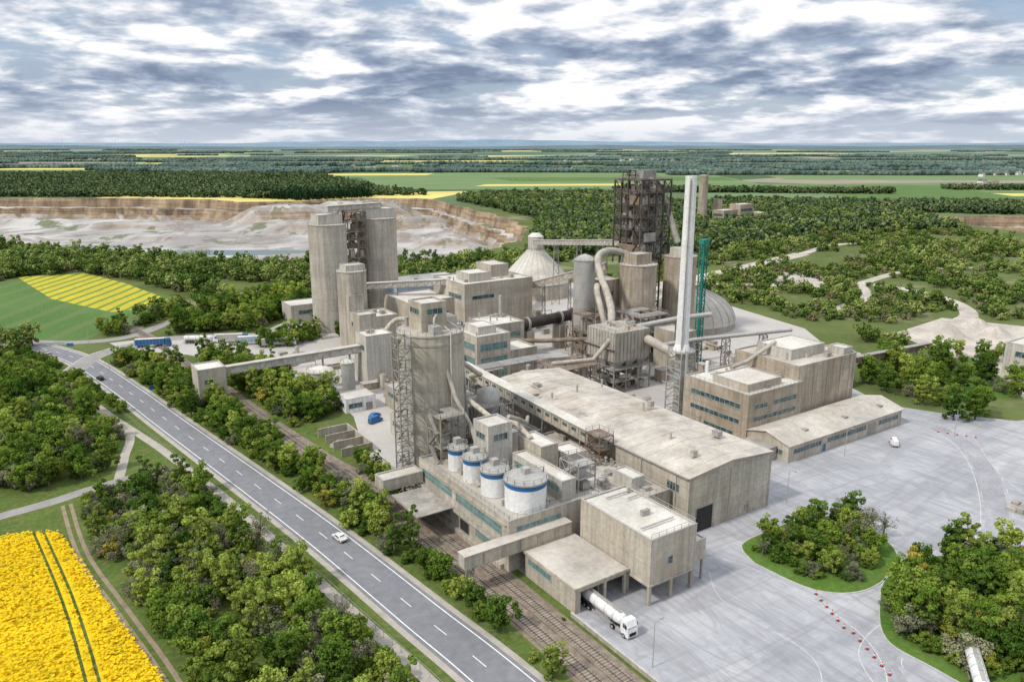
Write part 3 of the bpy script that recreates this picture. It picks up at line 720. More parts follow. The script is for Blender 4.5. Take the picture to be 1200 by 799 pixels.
for i in range(14):
    z=i*3.05; o.stair((79.6 if i%2 else 81.6,169.6 if i%2==0 else 172.4,z),(79.6 if i%2 else 81.6,172.4 if i%2==0 else 169.6,z+3.05),.9); o.box('landings',m_steell,79,82.2,172.3 if i%2==0 else 169.3,172.9 if i%2==0 else 169.8,z+3.0,z+3.1)
o.finish()
o=Obj('bucket_elevator_structure',(108,178,0))
frame(o,103,113,169,180,[0,5,10,15,20],2,2,m_steel,.3,seed=11,gearmats=[m_cladb,m_steell,m_duct])
frame(o,104,111,186,195,[0,6,12,18],2,2,m_steell,.28,seed=12,gearmats=[m_cladb,m_steell,m_duct])
o.lathe('hopper',m_steell,108,174,[(.6,14),(3.2,18),(3.2,23),(.5,24.5)],24)
o.tube('duct',m_cladb,[(101,176,32),(106,177,28),(111,183,25),(113,192,22),(118,198,18)],.7,12)
o.tube('duct',m_cladb,[(108,188,19),(104,184,27),(101,181,34)],.5,12)
o.finish()
o=Obj('workshop_building',(114,188,0))
block(o,112.5,120.8,166.5,200,0,11,m_conc2,m_roofg,.4); win(o,'-x',112.5,170,198,7,8.6,14,m_tglass)
for i in range(6): o.prism('saw_roof',m_roof,[(113.4,10.7),(120,10.7),(116.7,12.4)],'y',169+i*5,172.6+i*5)
block(o,96,110,198,214,0,7,m_clad,m_roofl,.3); win(o,'-x',96,200,212,3.4,5,6); rooftop(o,97,108,199,212,6.7,6,15)
o.finish()

# ------------------------------------------------------------ main hall
o=Obj('storage_hall',(140,157,0))
x0,x1,y0,y1=125.5,155,114,203
o.prism('walls',m_conc,[(x0,0),(x1,0),(x1,14.6),(140,15.9),(x0,14.6)],'y',y0,y1)
o.prism('roof',m_roofd,[(x0-.3,14.62),(140,15.92),(x1+.3,14.62),(x1+.3,14.85),(140,16.25),(x0-.3,14.85)],'y',y0-.3,y1+.3)
for i in range(15):
    y=y0+3+i*6; o.prism('roof_seams',m_roofd,[(x0,14.85),(140,16.25),(x1,14.85),(x1,14.93),(140,16.33),(x0,14.93)],'y',y,y+.14)
o.box('gable_band',m_conc2,x0-.05,x1+.05,y0-.12,y0,14.0,14.6)
door(o,'-y',y0,128.5,134,0,6.2); door(o,'-y',y0,146,147.2,0,2.3,m_steel)
o.box('plinth',m_conc2,134.6,x1,y0-.15,y0,0,.9); 
for x in (x0+.3,140,x1-.3): o.box('pilaster',m_conc2,x-.3,x+.3,y0-.12,y0-.001,.9 if x>135 else 0,14.0)
o.box('gutter',m_steel,x0-.6,x0-.3,y0,y1,14.5,14.8)
for i in range(8): o.beam('downpipes',m_steell,(x0-.15,y0+4+i*12,0),(x0-.15,y0+4+i*12,14.5),.18)
win(o,'-x',x0,117,121,10,12,4)
rooftop(o,127,153,120,200,16.0,12,21)
o.finish()
gallery('roof_conveyor_gallery',(122.9,146,15.2),(122.9,214,17.5),3.2,3.4,m_cladb,(.05,.3,.6,.9),m_steel,m_roofl,truss=False,winb=True)
o=Obj('transfer_tower',(122,142,0))
frame(o,120.2,124.8,140,145.6,[10,13.6,17.2],1,1,m_brown,.22,seed=31,gearmats=[m_brown,m_steel]); o.finish()

# ------------------------------------------------------------ right complex
o=Obj('mill_building',(205,156,0))
block(o,181,207,143,169,0,16.6,m_tan,m_roofl); block(o,207.01,238,145,171,0,21,m_tan,m_roofd)
block(o,184,200,146,160,16.1,18.6,m_cladb,m_roofl,.3); block(o,212,230,152,166,20.5,24,m_clad,m_roofl,.3); block(o,232,237,146,152,20.5,23,m_clad,m_roofl,.3)
win(o,'-x',181,146,166,11.5,13,10); win(o,'-x',181,146,166,6.6,8,10); win(o,'-x',181,148,160,2.4,3.6,5)
win(o,'-y',143,184,190,11.5,13,3); win(o,'-y',143,193,204,11.5,13,5); win(o,'-y',143,184,204,7.6,9,9)
o.box('band',m_conc2,180.9,181,143,169,9.6,9.9); o.box('band',m_conc2,181,207,142.9,143,9.9,10.2)
for i in range(5): o.box('pilaster',m_conc2,208+i*7.2,208.5+i*7.2,144.85,145,0,20.4)
rooftop(o,184,205,145,167,16.2,20,41); rooftop(o,210,236,147,169,20.6,18,42)
o.tube('vent_stack',m_white,[(190,168,0),(190,168,20)],.6); o.tube('vent_stack',m_steell,[(182.5,170.2,0),(182.5,170.2,24)],.45)
o.tube('roof_duct',m_duct,[(196,163,18),(204,163,19),(214,160,25)],.7,12)
o.rail([(181.2,143.2),(206.8,143.2)],16.6); o.rail([(181.2,143.2),(181.2,168.8)],16.6)
o.finish()
o=Obj('office_and_store_building',(210,135,0))
o.prism('walls',m_conc,[(128,0),(142.9,0),(142.9,5.6),(136,7.4),(128,5.2)],'x',181.5,240)
o.prism('roof',m_roof,[(127.4,5.1),(136,7.45),(142.98,5.65),(142.98,5.9),(136,7.75),(127.4,5.35)],'x',181,240.5)
win(o,'-y',128,184,197,2.4,3.8,9);win(o,'-y',128,200,220,2.4,3.8,14); win(o,'-y',128,227,238,2.4,3.8,7); win(o,'-x',181.5,130,134,2,3.4,3)
door(o,'-y',128,221.5,225,0,3.6,m_steel); door(o,'-y',128,198,199.2,0,2.3,m_blue)
for i in range(12): o.prism('roof_ribs',m_roof,[(127.5,5.36),(136,7.76),(142.9,5.91),(142.9,5.99),(136,7.85),(127.5,5.45)],'x',184+i*4.7,184.12+i*4.7)
for x in (193,213,232): o.box('rooflights',m_roofg,x,x+1.6,131,132.6,6.3,6.9)
o.box('lean_to',m_conc2,176.5,181.4,132,141,0,4); o.box('lean_to_roof',m_roofg,176.2,181.6,131.7,141.3,4,4.2)
o.finish()
# ------------------------------------------------------------ stack
o=Obj('exhaust_stack',(186,176,0))
o.lattice('support_lattice',m_steell,186,176,6.4,0,22.4,2.8,.24)
o.cyl('lower_duct',m_steell,186,176,0,22.5,2.0,n=32)
o.cyl('shell',m_white,186,176,22.5,80,2.15,1.8,n=40,caps=False)
o.cyl('flue_inner',m_black,186,176,76,79.6,1.55,1.55,n=32); o.cyl('rim',m_white,186,176,79.2,80.05,1.88,n=40,caps=False)
for z in (34,46,58,70): o.cyl('flange',m_white,186,176,z,z+.3,2.24-(z-22)*.0061,n=40)
o.cyl('platform',m_steell,186,176,22.4,22.8,4.6,n=28); o.ringrail(186,176,4.5,22.8,n=18); o.cyl('cone',m_white,186,176,22.8,25,2.9,2.16,n=32)
o.beam('ladder',m_steel,(184.05,174.2,22.8),(184.4,174.6,79),.35,.2)
o.tube('inlet_duct',m_duct,[(188,178,17),(196,190,17),(197,204,19)],1.7,16)
o.finish()
# ------------------------------------------------------------ preheater tower
o=Obj('preheater_tower',(248,264,0))
lv=[36,41,46.5,52,57.5,63,68.5,74]
frame(o,239,257,255,273,lv,4,4,m_rust,.6,seed=51,gearmats=[m_brown,m_steell,m_steel,m_duct,m_tan])
frame(o,241,254,257,270,[0,9,18,27,36],3,3,m_brown,.6,seed=52,gearmats=[m_brown,m_steel,m_tan])
for i,(x,y) in enumerate(((243.5,259.5),(252,259.5),(243.5,268.5),(252,268.5))):
    for z in (39,50,61): 
        o.lathe('cyclones',m_duct if (i+z)%2 else m_steel,x,y,[(.6,z-4),(2.7,z+1.5),(2.7,z+6),(1.1,z+6.6),(1.1,z+8.5)],20)
o.tube('riser_duct',m_steel,[(248,264,36),(248,264,70),(251,264,74.5),(255,262,72),(257.6,258,62),(257.8,250,46)],1.4,14)
o.lattice('top_hoist',m_rust,243,268,4,74,78,2,.25); block(o,247,255,263,271,74.5,78,m_steel,m_roofg,.2)
for z in (41,63): o.box('cladding_panels',m_brown,238.4,238.7,256,262+(z%3)*3,z+.4,z+4.4); 
o.box('cladding_panels',m_steel,241,248,254.5,254.8,46.9,50.9)
o.finish()
s=silo('raw_meal_silo',235,251,8.2,0,38,m_tan); block(s,230,239,247,255,38.4,43,m_tan,m_roof,.3); s.finish()
s=silo('homogenising_silo',259,249,7.4,0,40,m_tan); s.box('head_house',m_clad,255,262,245,252,40.4,44); s.finish()
o=Obj('mill_tower',(226,262,0)); block(o,219,230,257,268,0,31,m_tan,m_roof); win(o,'-x',219,259,266,24,26,4); win(o,'-y',257,221,226,24,26,4); win(o,'-x',219,259,266,15,17,4); o.finish()
s=silo('coal_dust_silo',210,258,4.7,0,41,m_steell,legs=12,domeh=2.2,topmat=m_steell); frame(s,204.5,215.5,252.5,263.5,[0,6,12],2,2,m_steel,.35,seed=61); s.finish()
o=Obj('green_bucket_elevator',(240,218,0)); o.lattice('lattice',m_teal,240,218,2.2,0,50,3,.24); o.box('casing',m_teal,239.5,240.5,217.6,218.4,0,50); o.box('head',m_teal,238.4,242,216.8,219.4,50,52); o.finish()
o=Obj('electrostatic_filter',(190,212,0))
frame(o,181,199,204,221,[0,4.5,9],3,3,m_steel,.4,seed=71)
o.box('casing',m_duct,181.5,198.5,204.5,220.5,12,23); 
for i in range(3):
    for j in range(3):
        cx=184.4+i*5.6;cy=207.2+j*5.3; V=[(cx-2.7,cy-2.6,12),(cx+2.7,cy-2.6,12),(cx+2.7,cy+2.6,12),(cx-2.7,cy+2.6,12),(cx-.5,cy-.5,8),(cx+.5,cy-.5,8),(cx+.5,cy+.5,8),(cx-.5,cy+.5,8)]
        o.add('hoppers',m_steell,V,[(0,1,5,4),(1,2,6,5),(2,3,7,6),(3,0,4,7),(7,6,5,4)])
for i in range(10): o.box('stiffeners',m_steel,181.3,181.5,205+i*1.65,205.2+i*1.65,12,23); o.box('stiffeners',m_steel,182.2+i*1.75,182.4+i*1.75,204.3,204.5,12,23)
o.box('walkway',m_steel,180.2,181.3,204,221,17,17.15); o.rail([(180.3,204),(180.3,221)],17.15); o.rail([(181.5,204.5),(198.5,204.5),(198.5,220.5),(181.5,220.5),(181.5,204.5)],23)
rooftop(o,183,196,206,218,23,14,72)
o.finish()
o=Obj('exhaust_duct',(205,235,0))
o.tube('main_duct',m_duct,[(238,256,40),(230,258,43),(222,258,44),(214,254,42),(209,246,36),(204,236,31),(198,226,26),(193,220,21)],1.5,18,True)
o.tube('second_duct',m_duct,[(214,252,20),(207,246,30),(203,241,33),(199,236,31),(196,228,22),(194,222,14)],1.2,16,True)
o.tube('cross_duct',m_steell,[(200,200,17),(214,196,18),(240,190,18),(258,186,18)],.8,14)
o.tube('cross_duct',m_steell,[(199,215,21),(220,210,23),(232,205,24)],1.0,14)
o.tube('cross_duct',m_brown,[(170,262,10),(178,246,12),(190,232,14),(196,222,15)],.9,12)
for p in ((214,196),(228,193),(245,189),(220,210),(209,246),(202,231)): 
    o.lattice('duct_supports',m_steel,p[0],p[1],2.2,0,17 if p[1]<205 else 22 if p[1]<215 else 28,3,.2)
o.finish()
o=Obj('rotary_kiln',(210,270,0))
o.tube('shell',m_kiln,[(180,270,13),(240,270,15.2)],2.4,28)
for x in (188,206,224): 
    z=13+(x-180)*.0367; o.tube('tyres',m_steel,[(x-.5,270,z),(x+.5,270,z)],2.85,28); o.box('piers',m_conc2,x-2,x+2,267,273,0,z-3.2); o.box('rollers',m_steel,x-1,x+1,267.6,272.4,z-3.2,z-2.6)
o.tube('girth_gear',m_rust,[(213,270,14.2),(213.7,270,14.2)],3.2,28)
o.finish()
o=Obj('clinker_cooler_building',(174,270,0)); block(o,164,181,262,280,0,17,m_conc2,m_roofl); win(o,'-x',164,264,278,11,13,7,m_tglass); win(o,'-y',262,166,179,11,13,6,m_tglass); o.tube('vent',m_steell,[(178,276,17),(178,276,26)],.8); rooftop(o,166,179,264,278,16.6,8,81); o.finish()
o=Obj('control_building',(152,248,0))
block(o,143,158,238,256,0,20,m_conc,m_roofl)
for z in (3,8.2,13.6): win(o,'-x',143,239.5,254.5,z+.6,z+3.2,8,m_tglass,2); win(o,'-y',238,144.5,156.5,z+.6,z+3.2,7,m_tglass,2)
block(o,146,154,242,252,19.6,22.6,m_clad,m_roofl,.3); rooftop(o,144,157,239,255,19.6,6,91)
block(o,158.01,172,240,254,0,12,m_conc2,m_roofl); win(o,'-y',240,160,170,6,8,5,m_tglass); o.finish()
o=Obj('raw_mill_building',(192,315,0)); block(o,174,212,300,330,0,27.5,m_conc,m_roofl); win(o,'-x',174,303,315,20,22,4); win(o,'-y',300,178,190,20,21.6,4); block(o,180,192,306,318,27,31,m_clad,m_roofl,.3); block(o,196,206,312,326,27,33,m_conc,m_roofl,.3); rooftop(o,176,210,302,328,27,18,101); 
block(o,150,173.99,310,336,0,20,m_cladb,m_roofl); win(o,'-y',310,153,171,12,14,6); o.finish()
o=Obj('raw_material_hall',(180,362,0)); block(o,162,206,346,378,0,20,m_bluew,m_roofl,.4); win(o,'-x',162,350,374,13,15.5,9,m_tglass); win(o,'-y',346,166,200,13,15,9,m_tglass); rooftop(o,164,200,348,376,19.6,8,102); o.finish()
o=Obj('crusher_building',(140,395,0)); block(o,120,150,385,400,0,9,m_clad,m_roofl,.3); win(o,'-y',385,124,146,4,6,6); o.finish()
o=Obj('slag_mill_tower',(115,266,0)); block(o,109,120,262,272,0,20,m_clad,m_roofl,.4); win(o,'-x',109,264,270,14,16,3); block(o,111,118,272.1,279,0,26,m_conc2,m_roof,.4); block(o,120.01,128,264,274,0,13,m_conc2,m_roofl); 
o.tube('duct',m_cladb,[(120,268,20),(124,266,24),(130,262,22),(136,256,12)],.9,14,True); rooftop(o,110,118,263,270,19.6,6,16); o.finish()
s=silo('storage_tank',91,263,4.6,0,9.5,m_clad,domeh=1.2); s.finish()
s=silo('storage_tank',99,256,2.4,0,13,m_steell,domeh=.8); s.finish()
s=silo('storage_tank',130,252,2.6,0,15,m_cladb,domeh=.8); s.finish()
s=silo('storage_tank',136,248,2.6,0,15,m_cladb,domeh=.8); s.finish()
o=Obj('weighbridge_building',(96,243,0)); block(o,91,102,239,248,0,5,m_white,m_roofl,.3); win(o,'-x',91,240.5,246.5,1.6,3.2,4); win(o,'-y',239,92,97,1.6,3.2,3); door(o,'-y',239,98.5,100.5,0,2.6,m_steel); o.finish()
o=Obj('substation_building',(108,236,0)); block(o,106,118,226,240,0,8,m_conc2,m_roof,.3); win(o,'-x',106,229,237,4.4,6,4); rooftop(o,107,116,228,238,7.7,6,111); o.finish()
o=Obj('pipe_rack',(130,225,0)); frame(o,124,142,218,226,[0,5,9,13],4,2,m_steel,.3,seed=112,gearmats=[m_steell,m_cladb,m_brown]); 
for i in range(5): o.tube('pipes',m_steell,[(120,219.5+i*1.3,13.6),(160,219.5+i*1.3,13.6),(170,216+i*1.3,13.6)],.28,8)
o.finish()
o=Obj('pipe_rack',(165,215,0)); frame(o,158,176,206,222,[0,6,12],3,3,m_brown,.3,seed=113); o.tube('pipes',m_duct,[(160,214,12.8),(176,210,12.8),(182,208,20)],.9,12); o.finish()
o=Obj('grinding_structure',(200,238,0)); frame(o,196,208,234,248,[0,7,14,21],2,2,m_brown,.4,seed=114); frame(o,216,232,228,244,[0,7,14,20],3,3,m_steel,.4,seed=115); block(o,222,232,212,226,0,16,m_conc2,m_roof,.4); o.finish()
o=Obj('rail_transfer_station',(56,279,0)); block(o,51,60.5,274,284,1.8,13.4,m_cladb,m_roofl,.4); 
for x in (51.6,59.9):
    for y in (274.6,283.4): o.beam('legs',m_conc2,(x,y,0),(x,y,1.8),.6)
o.box('hopper_base',m_conc2,53,59,276,282,0,1.8); win(o,'-y',274,53,56,8,9.4,2); o.finish()
gallery('conveyor_bridge',(60.6,279,10.6),(110,268,14.2),2.6,2.7,m_clad,(.2,.45,.7,.9),m_steel,m_roof)
gallery('conveyor_bridge',(141,340,24),(176,318,26),2.8,2.8,m_clad,(.4,),m_steel,m_roof)
gallery('conveyor_bridge',(128,262,22),(164,268,15),2.6,2.6,m_cladb,(.3,.7),m_steel,m_roof)
gallery('conveyor_bridge',(265,372,33),(252,273,44),2.8,2.8,m_clad,(.25,.5,.75),m_steel,m_roof)
gallery('conveyor_bridge',(206,325,20),(262,372,12),3,3,m_clad,(.3,.6),m_steel,m_roof)
gallery('conveyor_bridge',(212,312,20),(236,274,34),3,3,m_cladb,(.3,.6),m_steel,m_roof)
gallery('conveyor_bridge',(238,160,12),(330,168,5),2.2,2.2,m_brown,(.15,.4,.65,.85),m_brown,m_roofg)
s=silo('clinker_silo',133,361,9.2,0,52,m_silo); block(s,127,139,356,366,52.4,57,m_clad,m_roofl,.3); s.finish()
s=silo('clinker_silo',162,368,10,0,53,m_silo); block(s,154,170,363,374,53.4,58,m_clad,m_roofl,.3); s.finish()
o=Obj('silo_stair_tower',(146,362,0)); frame(o,142,151.5,357,369,[0,5,10,15,20,25,30,35,40,44,48,53,57.5],2,2,m_brown,.4,seed=121,gearmats=[m_steel,m_brown,m_conc2]); o.finish()
gallery('silo_top_gallery',(133,361,59.3),(164,368.5,59.3),3,2.6,m_clad,(),m_steel,m_roof)
s=silo('gypsum_silo',131,328,6.6,0,34,m_conc2); block(s,127,136,324,332,34.4,37,m_clad,m_roof,.3); s.finish()
o=Obj('silo_annex_building',(136,312,0)); block(o,126,142,304,320,0,17,m_conc,m_roofl); block(o,126,133,320.1,326,0,24,m_conc2,m_roof); win(o,'-x',126,306,318,11,13,5); rooftop(o,128,140,306,318,16.6,6,122); o.finish()
o=Obj('clinker_dome_store',(270,379,0)); o.cyl('ring_wall',m_conc,270,379,0,9,21,n=64,caps=False)
o.lathe('cone_roof',m_roofl,270,379,[(21.6,8.8),(21.6,9.4),(12.5,19.5),(5.2,27.4),(5.2,28)],64)
o.cyl('head_house',m_clad,270,379,27.4,35.5,4.6,n=10); o.cyl('head_house_roof',m_roofl,270,379,35.5,37.5,4.9,2.5,n=10); o.ringrail(270,379,5.6,28,n=12)
for i in range(24):
    a=2*math.pi*i/24; o.beam('roof_ribs',m_clad,(270+21.6*math.cos(a),379+21.6*math.sin(a),9.5),(270+5.2*math.cos(a),379+5.2*math.sin(a),27.6),.15)
o.finish()
o=Obj('blending_bed_dome',(288,272,0)); pr=[(25.4*math.cos(t),3+16*math.sin(t)) for t in [math.pi/2*i/14 for i in range(15)]]
o.cyl('ring_wall',m_conc2,288,272,0,3.1,25.4,n=72,caps=False); o.lathe('shell',m_roof,288,272,[(25.7,2.9)]+pr[:-1]+[(.01,19)],72)
for k in range(28):
    a=2*math.pi*k/28
    for p,q in zip(pr[:-2],pr[1:-1]): o.beam('ribs',m_roofg,(288+p[0]*math.cos(a),272+p[0]*math.sin(a),p[1]+.05),(288+q[0]*math.cos(a),272+q[0]*math.sin(a),q[1]+.05),.22)
o.finish()
o=Obj('distant_factory',(712,602,0))
for (a,b_,c,d,h) in ((690,712,600,618,16),(712.5,735,596,612,22),(735.5,752,588,604,12),(700,720,580,592,9),(760,775,570,590,7),(700,708,619,626,27),(770,800,540,560,6),(740,765,545,560,8)): block(o,a,b_,c,d,0,h,m_tan,m_roofl)
win(o,'-x',690,602,616,9,12,5); win(o,'-y',596,714,733,14,17,5); win(o,'-y',596,714,733,8,10,5); o.finish()
o=Obj('distant_chimney',(679,623,0)); o.cyl('shell',m_tan,679,623,0,55,5.6,4.8,n=32); o.cyl('cap',m_conc2,679,623,53,55.2,5.2,n=32); o.finish()
o=Obj('gravel_works_building',(338,128,0)); block(o,330,350,118,138,0,13,m_clad,m_roofl); win(o,'-x',330,122,134,8,10,5); o.finish()
for i,(x,y,r,h) in enumerate(((372,182,14,6),(392,170,11,5),(408,186,10,4),(300,190,9,5),(276,182,7,4),(262,196,6,3.4),(286,200,9,4))): mound('gravel_heap',x,y,r,r*.8,.03,h,m_gravel,70+i,flat=.05)
for i,(x,y,r,h) in enumerate(((79,214,3,1.6),(80,208,2.6,1.4),(84,226,3,1.2),(81,220.5,2.4,1.3))): mound('material_heap',x,y,r,r,.03,h,m_soil,80+i,flat=.05)
o=Obj('material_bays',(80,212,0))
for y in (204,210.5,217,223.5): o.box('bay_walls',m_conc2,75.5,85,y,y+.4,0,2.6)
o.box('bay_walls',m_conc2,85,85.4,204,223.9,0,2.6); o.finish()
zones=((158,178,135,200,30,1),(100,142,200,216,16,2),(124,180,226,238,26,3),(96,140,240,262,22,4),(204,240,172,210,40,5),(240,262,200,244,22,6),(128,160,262,300,30,7),(212,240,276,330,26,8),(86,110,282,330,12,9),(112,122,106,117,4,11))
for (xa,xb,ya,yb,n,sd_) in zones:
    rg=random.Random(200+sd_); o=Obj('yard_equipment',((xa+xb)/2,(ya+yb)/2,.04))
    for i in range(n):
        x=rg.uniform(xa,xb);y=rg.uniform(ya,yb);k=rg.random()
        if k<.3:
            w,d,h=rg.uniform(2,6),rg.uniform(2,5),rg.uniform(2,5); m=rg.choice([m_clad,m_conc2,m_tan,m_steell]); o.box('shed_walls',m,x,x+w,y,y+d,.04,h); o.box('shed_roofs',rg.choice([m_roof,m_roofg]),x-.2,x+w+.2,y-.2,y+d+.2,h,h+.18)
        elif k<.45: r=rg.uniform(.8,1.8);h=rg.uniform(2.5,7); o.cyl('tanks',rg.choice([m_steell,m_clad,m_cladb]),x,y,.04,h,r,n=20); o.cyl('tank_tops',m_steel,x,y,h,h+.4,r,.2,n=20)
        elif k<.65: 
            for q in range(rg.randint(2,5)): o.box('stacks',rg.choice([m_brown,m_steel,m_conc2]),x+q*1.3,x+q*1.3+1.1,y,y+1.2,.04,rg.uniform(.4,1.6))
        elif k<.8: o.box('skips',rg.choice([m_brown,m_brown,m_steel,m_steel]),x,x+3.4,y,y+1.8,.1,1.4)
        else:
            L=rg.uniform(5,14);z=rg.uniform(1,6)
            p=[(x,y,z),(x+L,y,z)] if rg.random()<.5 else [(x,y,z),(x,y+L,z)]
            o.tube('pipes',m_duct,p,rg.uniform(.15,.4),8)
            for q in p: o.beam('pipe_posts',m_steel,(q[0],q[1],.04),q,.2)
    o.finish()

# ------------------------------------------------------------ vehicles
def wheel(o,x,y,r,w,z=None):
    z=z or r; o.tube('tyres',m_black,[(x,y-w/2,z),(x,y+w/2,z)],r,16); o.tube('rims',m_steell,[(x,y-w/2-.02,z),(x,y+w/2+.02,z)],r*.55,12)
def car(x,y,rz,paint,van=False):
    o=Obj('delivery_van' if van else 'passenger_car',(x,y,.06)); o.local=True
    L,W,H=(5.2,1.95,2.2) if van else (4.4,1.8,1.45); h=L/2
    if van: prof=[(-h,.35),(-h,1.9),(-h+.3,H),(h-1.7,H),(h-.9,1.25),(h-.05,1.0),(h,.4)]
    else: prof=[(-h,.35),(-h,.85),(-h+.25,.95),(-h+.75,1.38),(-h+1.3,H),(.35,H-.02),(1.15,.98),(h-.25,.82),(h,.6),(h,.35)]
    def loft(pn,mat,prof,w0,wt):
        n=len(prof);V=[]
        for sgn in (-1,1):
            for (u,z) in prof: V.append((u,sgn*(w0/2 if z<1.0 else w0/2-(z-1.0)*wt),z))
        F=[tuple(range(n)),tuple(range(2*n-1,n-1,-1))]+[(i,n+i,n+(i+1)%n,(i+1)%n) for i in range(n)]
        o.add(pn,mat,V,F)
    loft('body',paint,prof,W,.28)
    if van:
        loft('side_windows',m_glass,[(h-2.6,1.3),(h-2.6,1.85),(h-1.7,1.95),(h-1.15,1.3)],W+.03,.28); loft('windscreen',m_glass,[(h-1.66,H-.1),(h-1.6,H-.02),(h-.9,1.32),(h-1.0,1.25)],W-.25,.28)
    else:
        loft('side_windows',m_glass,[(-h+.75,1.0),(-h+1.25,H-.1),(.3,H-.12),(.95,1.0)],W+.02,.28)
        loft('windscreen',m_glass,[(.42,H-.04),(.45,H+.01),(1.18,1.03),(1.1,.98)],W-.22,.28); loft('rear_window',m_glass,[(-h+.8,1.35),(-h+.72,1.38),(-h+1.22,H+.01),(-h+1.25,H-.05)],W-.25,.28)
    for u in (-h+.8,h-.85):
        for v in (-W/2+.08,W/2-.08): wheel(o,u,v,.33,.22)
    for v in (-.6,.6): o.box('headlights',m_white,h-.02,h+.03,v-.2,v+.2,.6,.75); o.box('tail_lights',m_red,-h-.03,-h+.02,v-.18,v+.18,.7,.85)
    o.box('bumper',m_black,h,h+.08,-W/2+.1,W/2-.1,.35,.5); o.box('bumper',m_black,-h-.08,-h,-W/2+.1,W/2-.1,.35,.5)
    return o.finish(rz)
def tractor(o,hx,paint):
    prof=[(hx-2.2,.9),(hx-2.2,3.5),(hx-1.9,3.7),(hx-.7,3.7),(hx-.15,2.5),(hx,1.6),(hx,.5),(hx-1.2,.5)]
    n=len(prof);V=[(u,sg*1.22,z) for sg in (-1,1) for u,z in prof]
    o.add('cab',paint,V,[tuple(range(n)),tuple(range(2*n-1,n-1,-1))]+[(i,n+i,n+(i+1)%n,(i+1)%n) for i in range(n)])
    o.add('windscreen',m_glass,[(hx-.62,-1.1,3.45),(hx-.62,1.1,3.45),(hx-.1,1.1,2.35),(hx-.1,-1.1,2.35)],[(0,3,2,1)])
    for v in (-1.24,1.2): o.box('side_windows',m_glass,hx-1.5,hx-.6,v,v+.04,2.2,3.1)
    o.box('chassis',m_black,hx-6,hx-.6,-.45,.45,.7,1.0)
    for u in (hx-1.2,hx-4.6):
        for v in (-1.05,1.05): wheel(o,u,v,.5,.35)
    o.box('fuel_tank',m_steell,hx-3.7,hx-2.3,-1.15,-.6,.4,1.0); o.box('grille',m_black,hx,hx+.03,-.8,.8,.7,1.4); o.box('mirrors',m_black,hx-.5,hx-.4,-1.5,-1.25,2.3,3.0); o.box('mirrors',m_black,hx-.5,hx-.4,1.25,1.5,2.3,3.0)
def tank_truck(x,y,rz,paint=None):
    o=Obj('tank_truck',(x,y,.04)); o.local=True
    tractor(o,7.6,paint or m_white)
    pr=[(-8,.35),(-7.85,.8),(-7.4,1.12),(-5.5,1.22),(3.4,1.22),(4.6,1.1),(4.95,.8),(5.1,.35)]
    n=24;V=[];F=[]
    for u,r in pr:
        for k in range(n):
            a=2*math.pi*k/n; V.append((u,r*math.cos(a),2.55+r*math.sin(a)))
    for i in range(len(pr)-1):
        for k in range(n): F.append((i*n+k,i*n+(k+1)%n,(i+1)*n+(k+1)%n,(i+1)*n+k))
    o.add('tank',m_white,V,F,True); o.add('tank',m_white,V[:n],[tuple(range(n))]); o.add('tank',m_white,V[-n:],[tuple(range(n-1,-1,-1))])
    for u in (-5.5,-2.5,.5,3): o.tube('tank_rings',m_steell,[(u-.06,0,2.55),(u+.06,0,2.55)],1.26,24)
    for u in (-4,-.5,2.6): o.cyl('discharge_cones',m_steell,u,0,.75,1.8,.2,.95,n=16); o.cyl('manholes',m_steell,u,0,3.7,3.95,.35,n=14)
    o.box('walkway',m_steell,-7,4.2,-.35,.35,3.76,3.8); o.rail([(-7,-.4),(4.2,-.4)],3.78,.8); 
    o.box('chassis',m_steel,-7.6,1,-.5,.5,1.0,1.25); o.box('rear_bumper',m_red,-8.1,-7.95,-1.1,1.1,.6,.85)
    for u in (-6.8,-5.5,-4.2):
        for v in (-1.05,1.05): wheel(o,u,v,.5,.38)
    for v in (-1.1,1.1): o.box('mudguards',m_black,-7.5,-3.5,v-.22,v+.22,1.05,1.12); o.box('side_guard',m_steell,-3.2,2.2,v-.03,v+.03,.6,.9)
    return o.finish(rz)
def box_truck(x,y,rz,cab,body):
    o=Obj('articulated_lorry',(x,y,.06)); o.local=True
    tractor(o,7.6,cab); o.box('trailer_body',body,-7.6,5,-1.25,1.25,1.15,3.9); o.box('trailer_roof',m_roofl,-7.62,5.02,-1.27,1.27,3.9,3.96)
    for i in range(9): 
        for v in (-1.28,1.25): o.box('trailer_ribs',m_steell,-7.2+i*1.45,-7.12+i*1.45,v,v+.03,1.15,3.9)
    for u in (-6.4,-5.1,-3.8):
        for v in (-1.05,1.05): wheel(o,u,v,.5,.38)
    return o.finish(rz)
D=R(-90)
tank_truck(88.6,99.5,D-.02)
tank_truck(131.5,51.5,R(35))
car(56.8,158,R(98),m_white)
car(25.5,330,R(102),m_black); car(221,119,R(40),m_white,van=True); car(10.5,386,R(-65),m_steell)
for i,(x,y,rz,c,b_) in enumerate(((52,373,-.35,m_blue,m_blue),(72,368,-.5,m_white,m_white),(84,362,-.45,m_blue,m_steell),(92,352,-.4,m_white,m_bluew),(100,342,-.3,m_white,m_steell))):
    (box_truck(x,y,rz,c,b_) if i!=1 else tank_truck(x,y,rz))
car(96,226,R(20),m_blue,van=True); car(98,231,R(25),m_blue); car(104,222,R(80),m_white); car(88,300,R(60),m_steell); car(92,304,R(60),m_red); car(96,308,R(60),m_white); car(100,312,R(60),m_black)
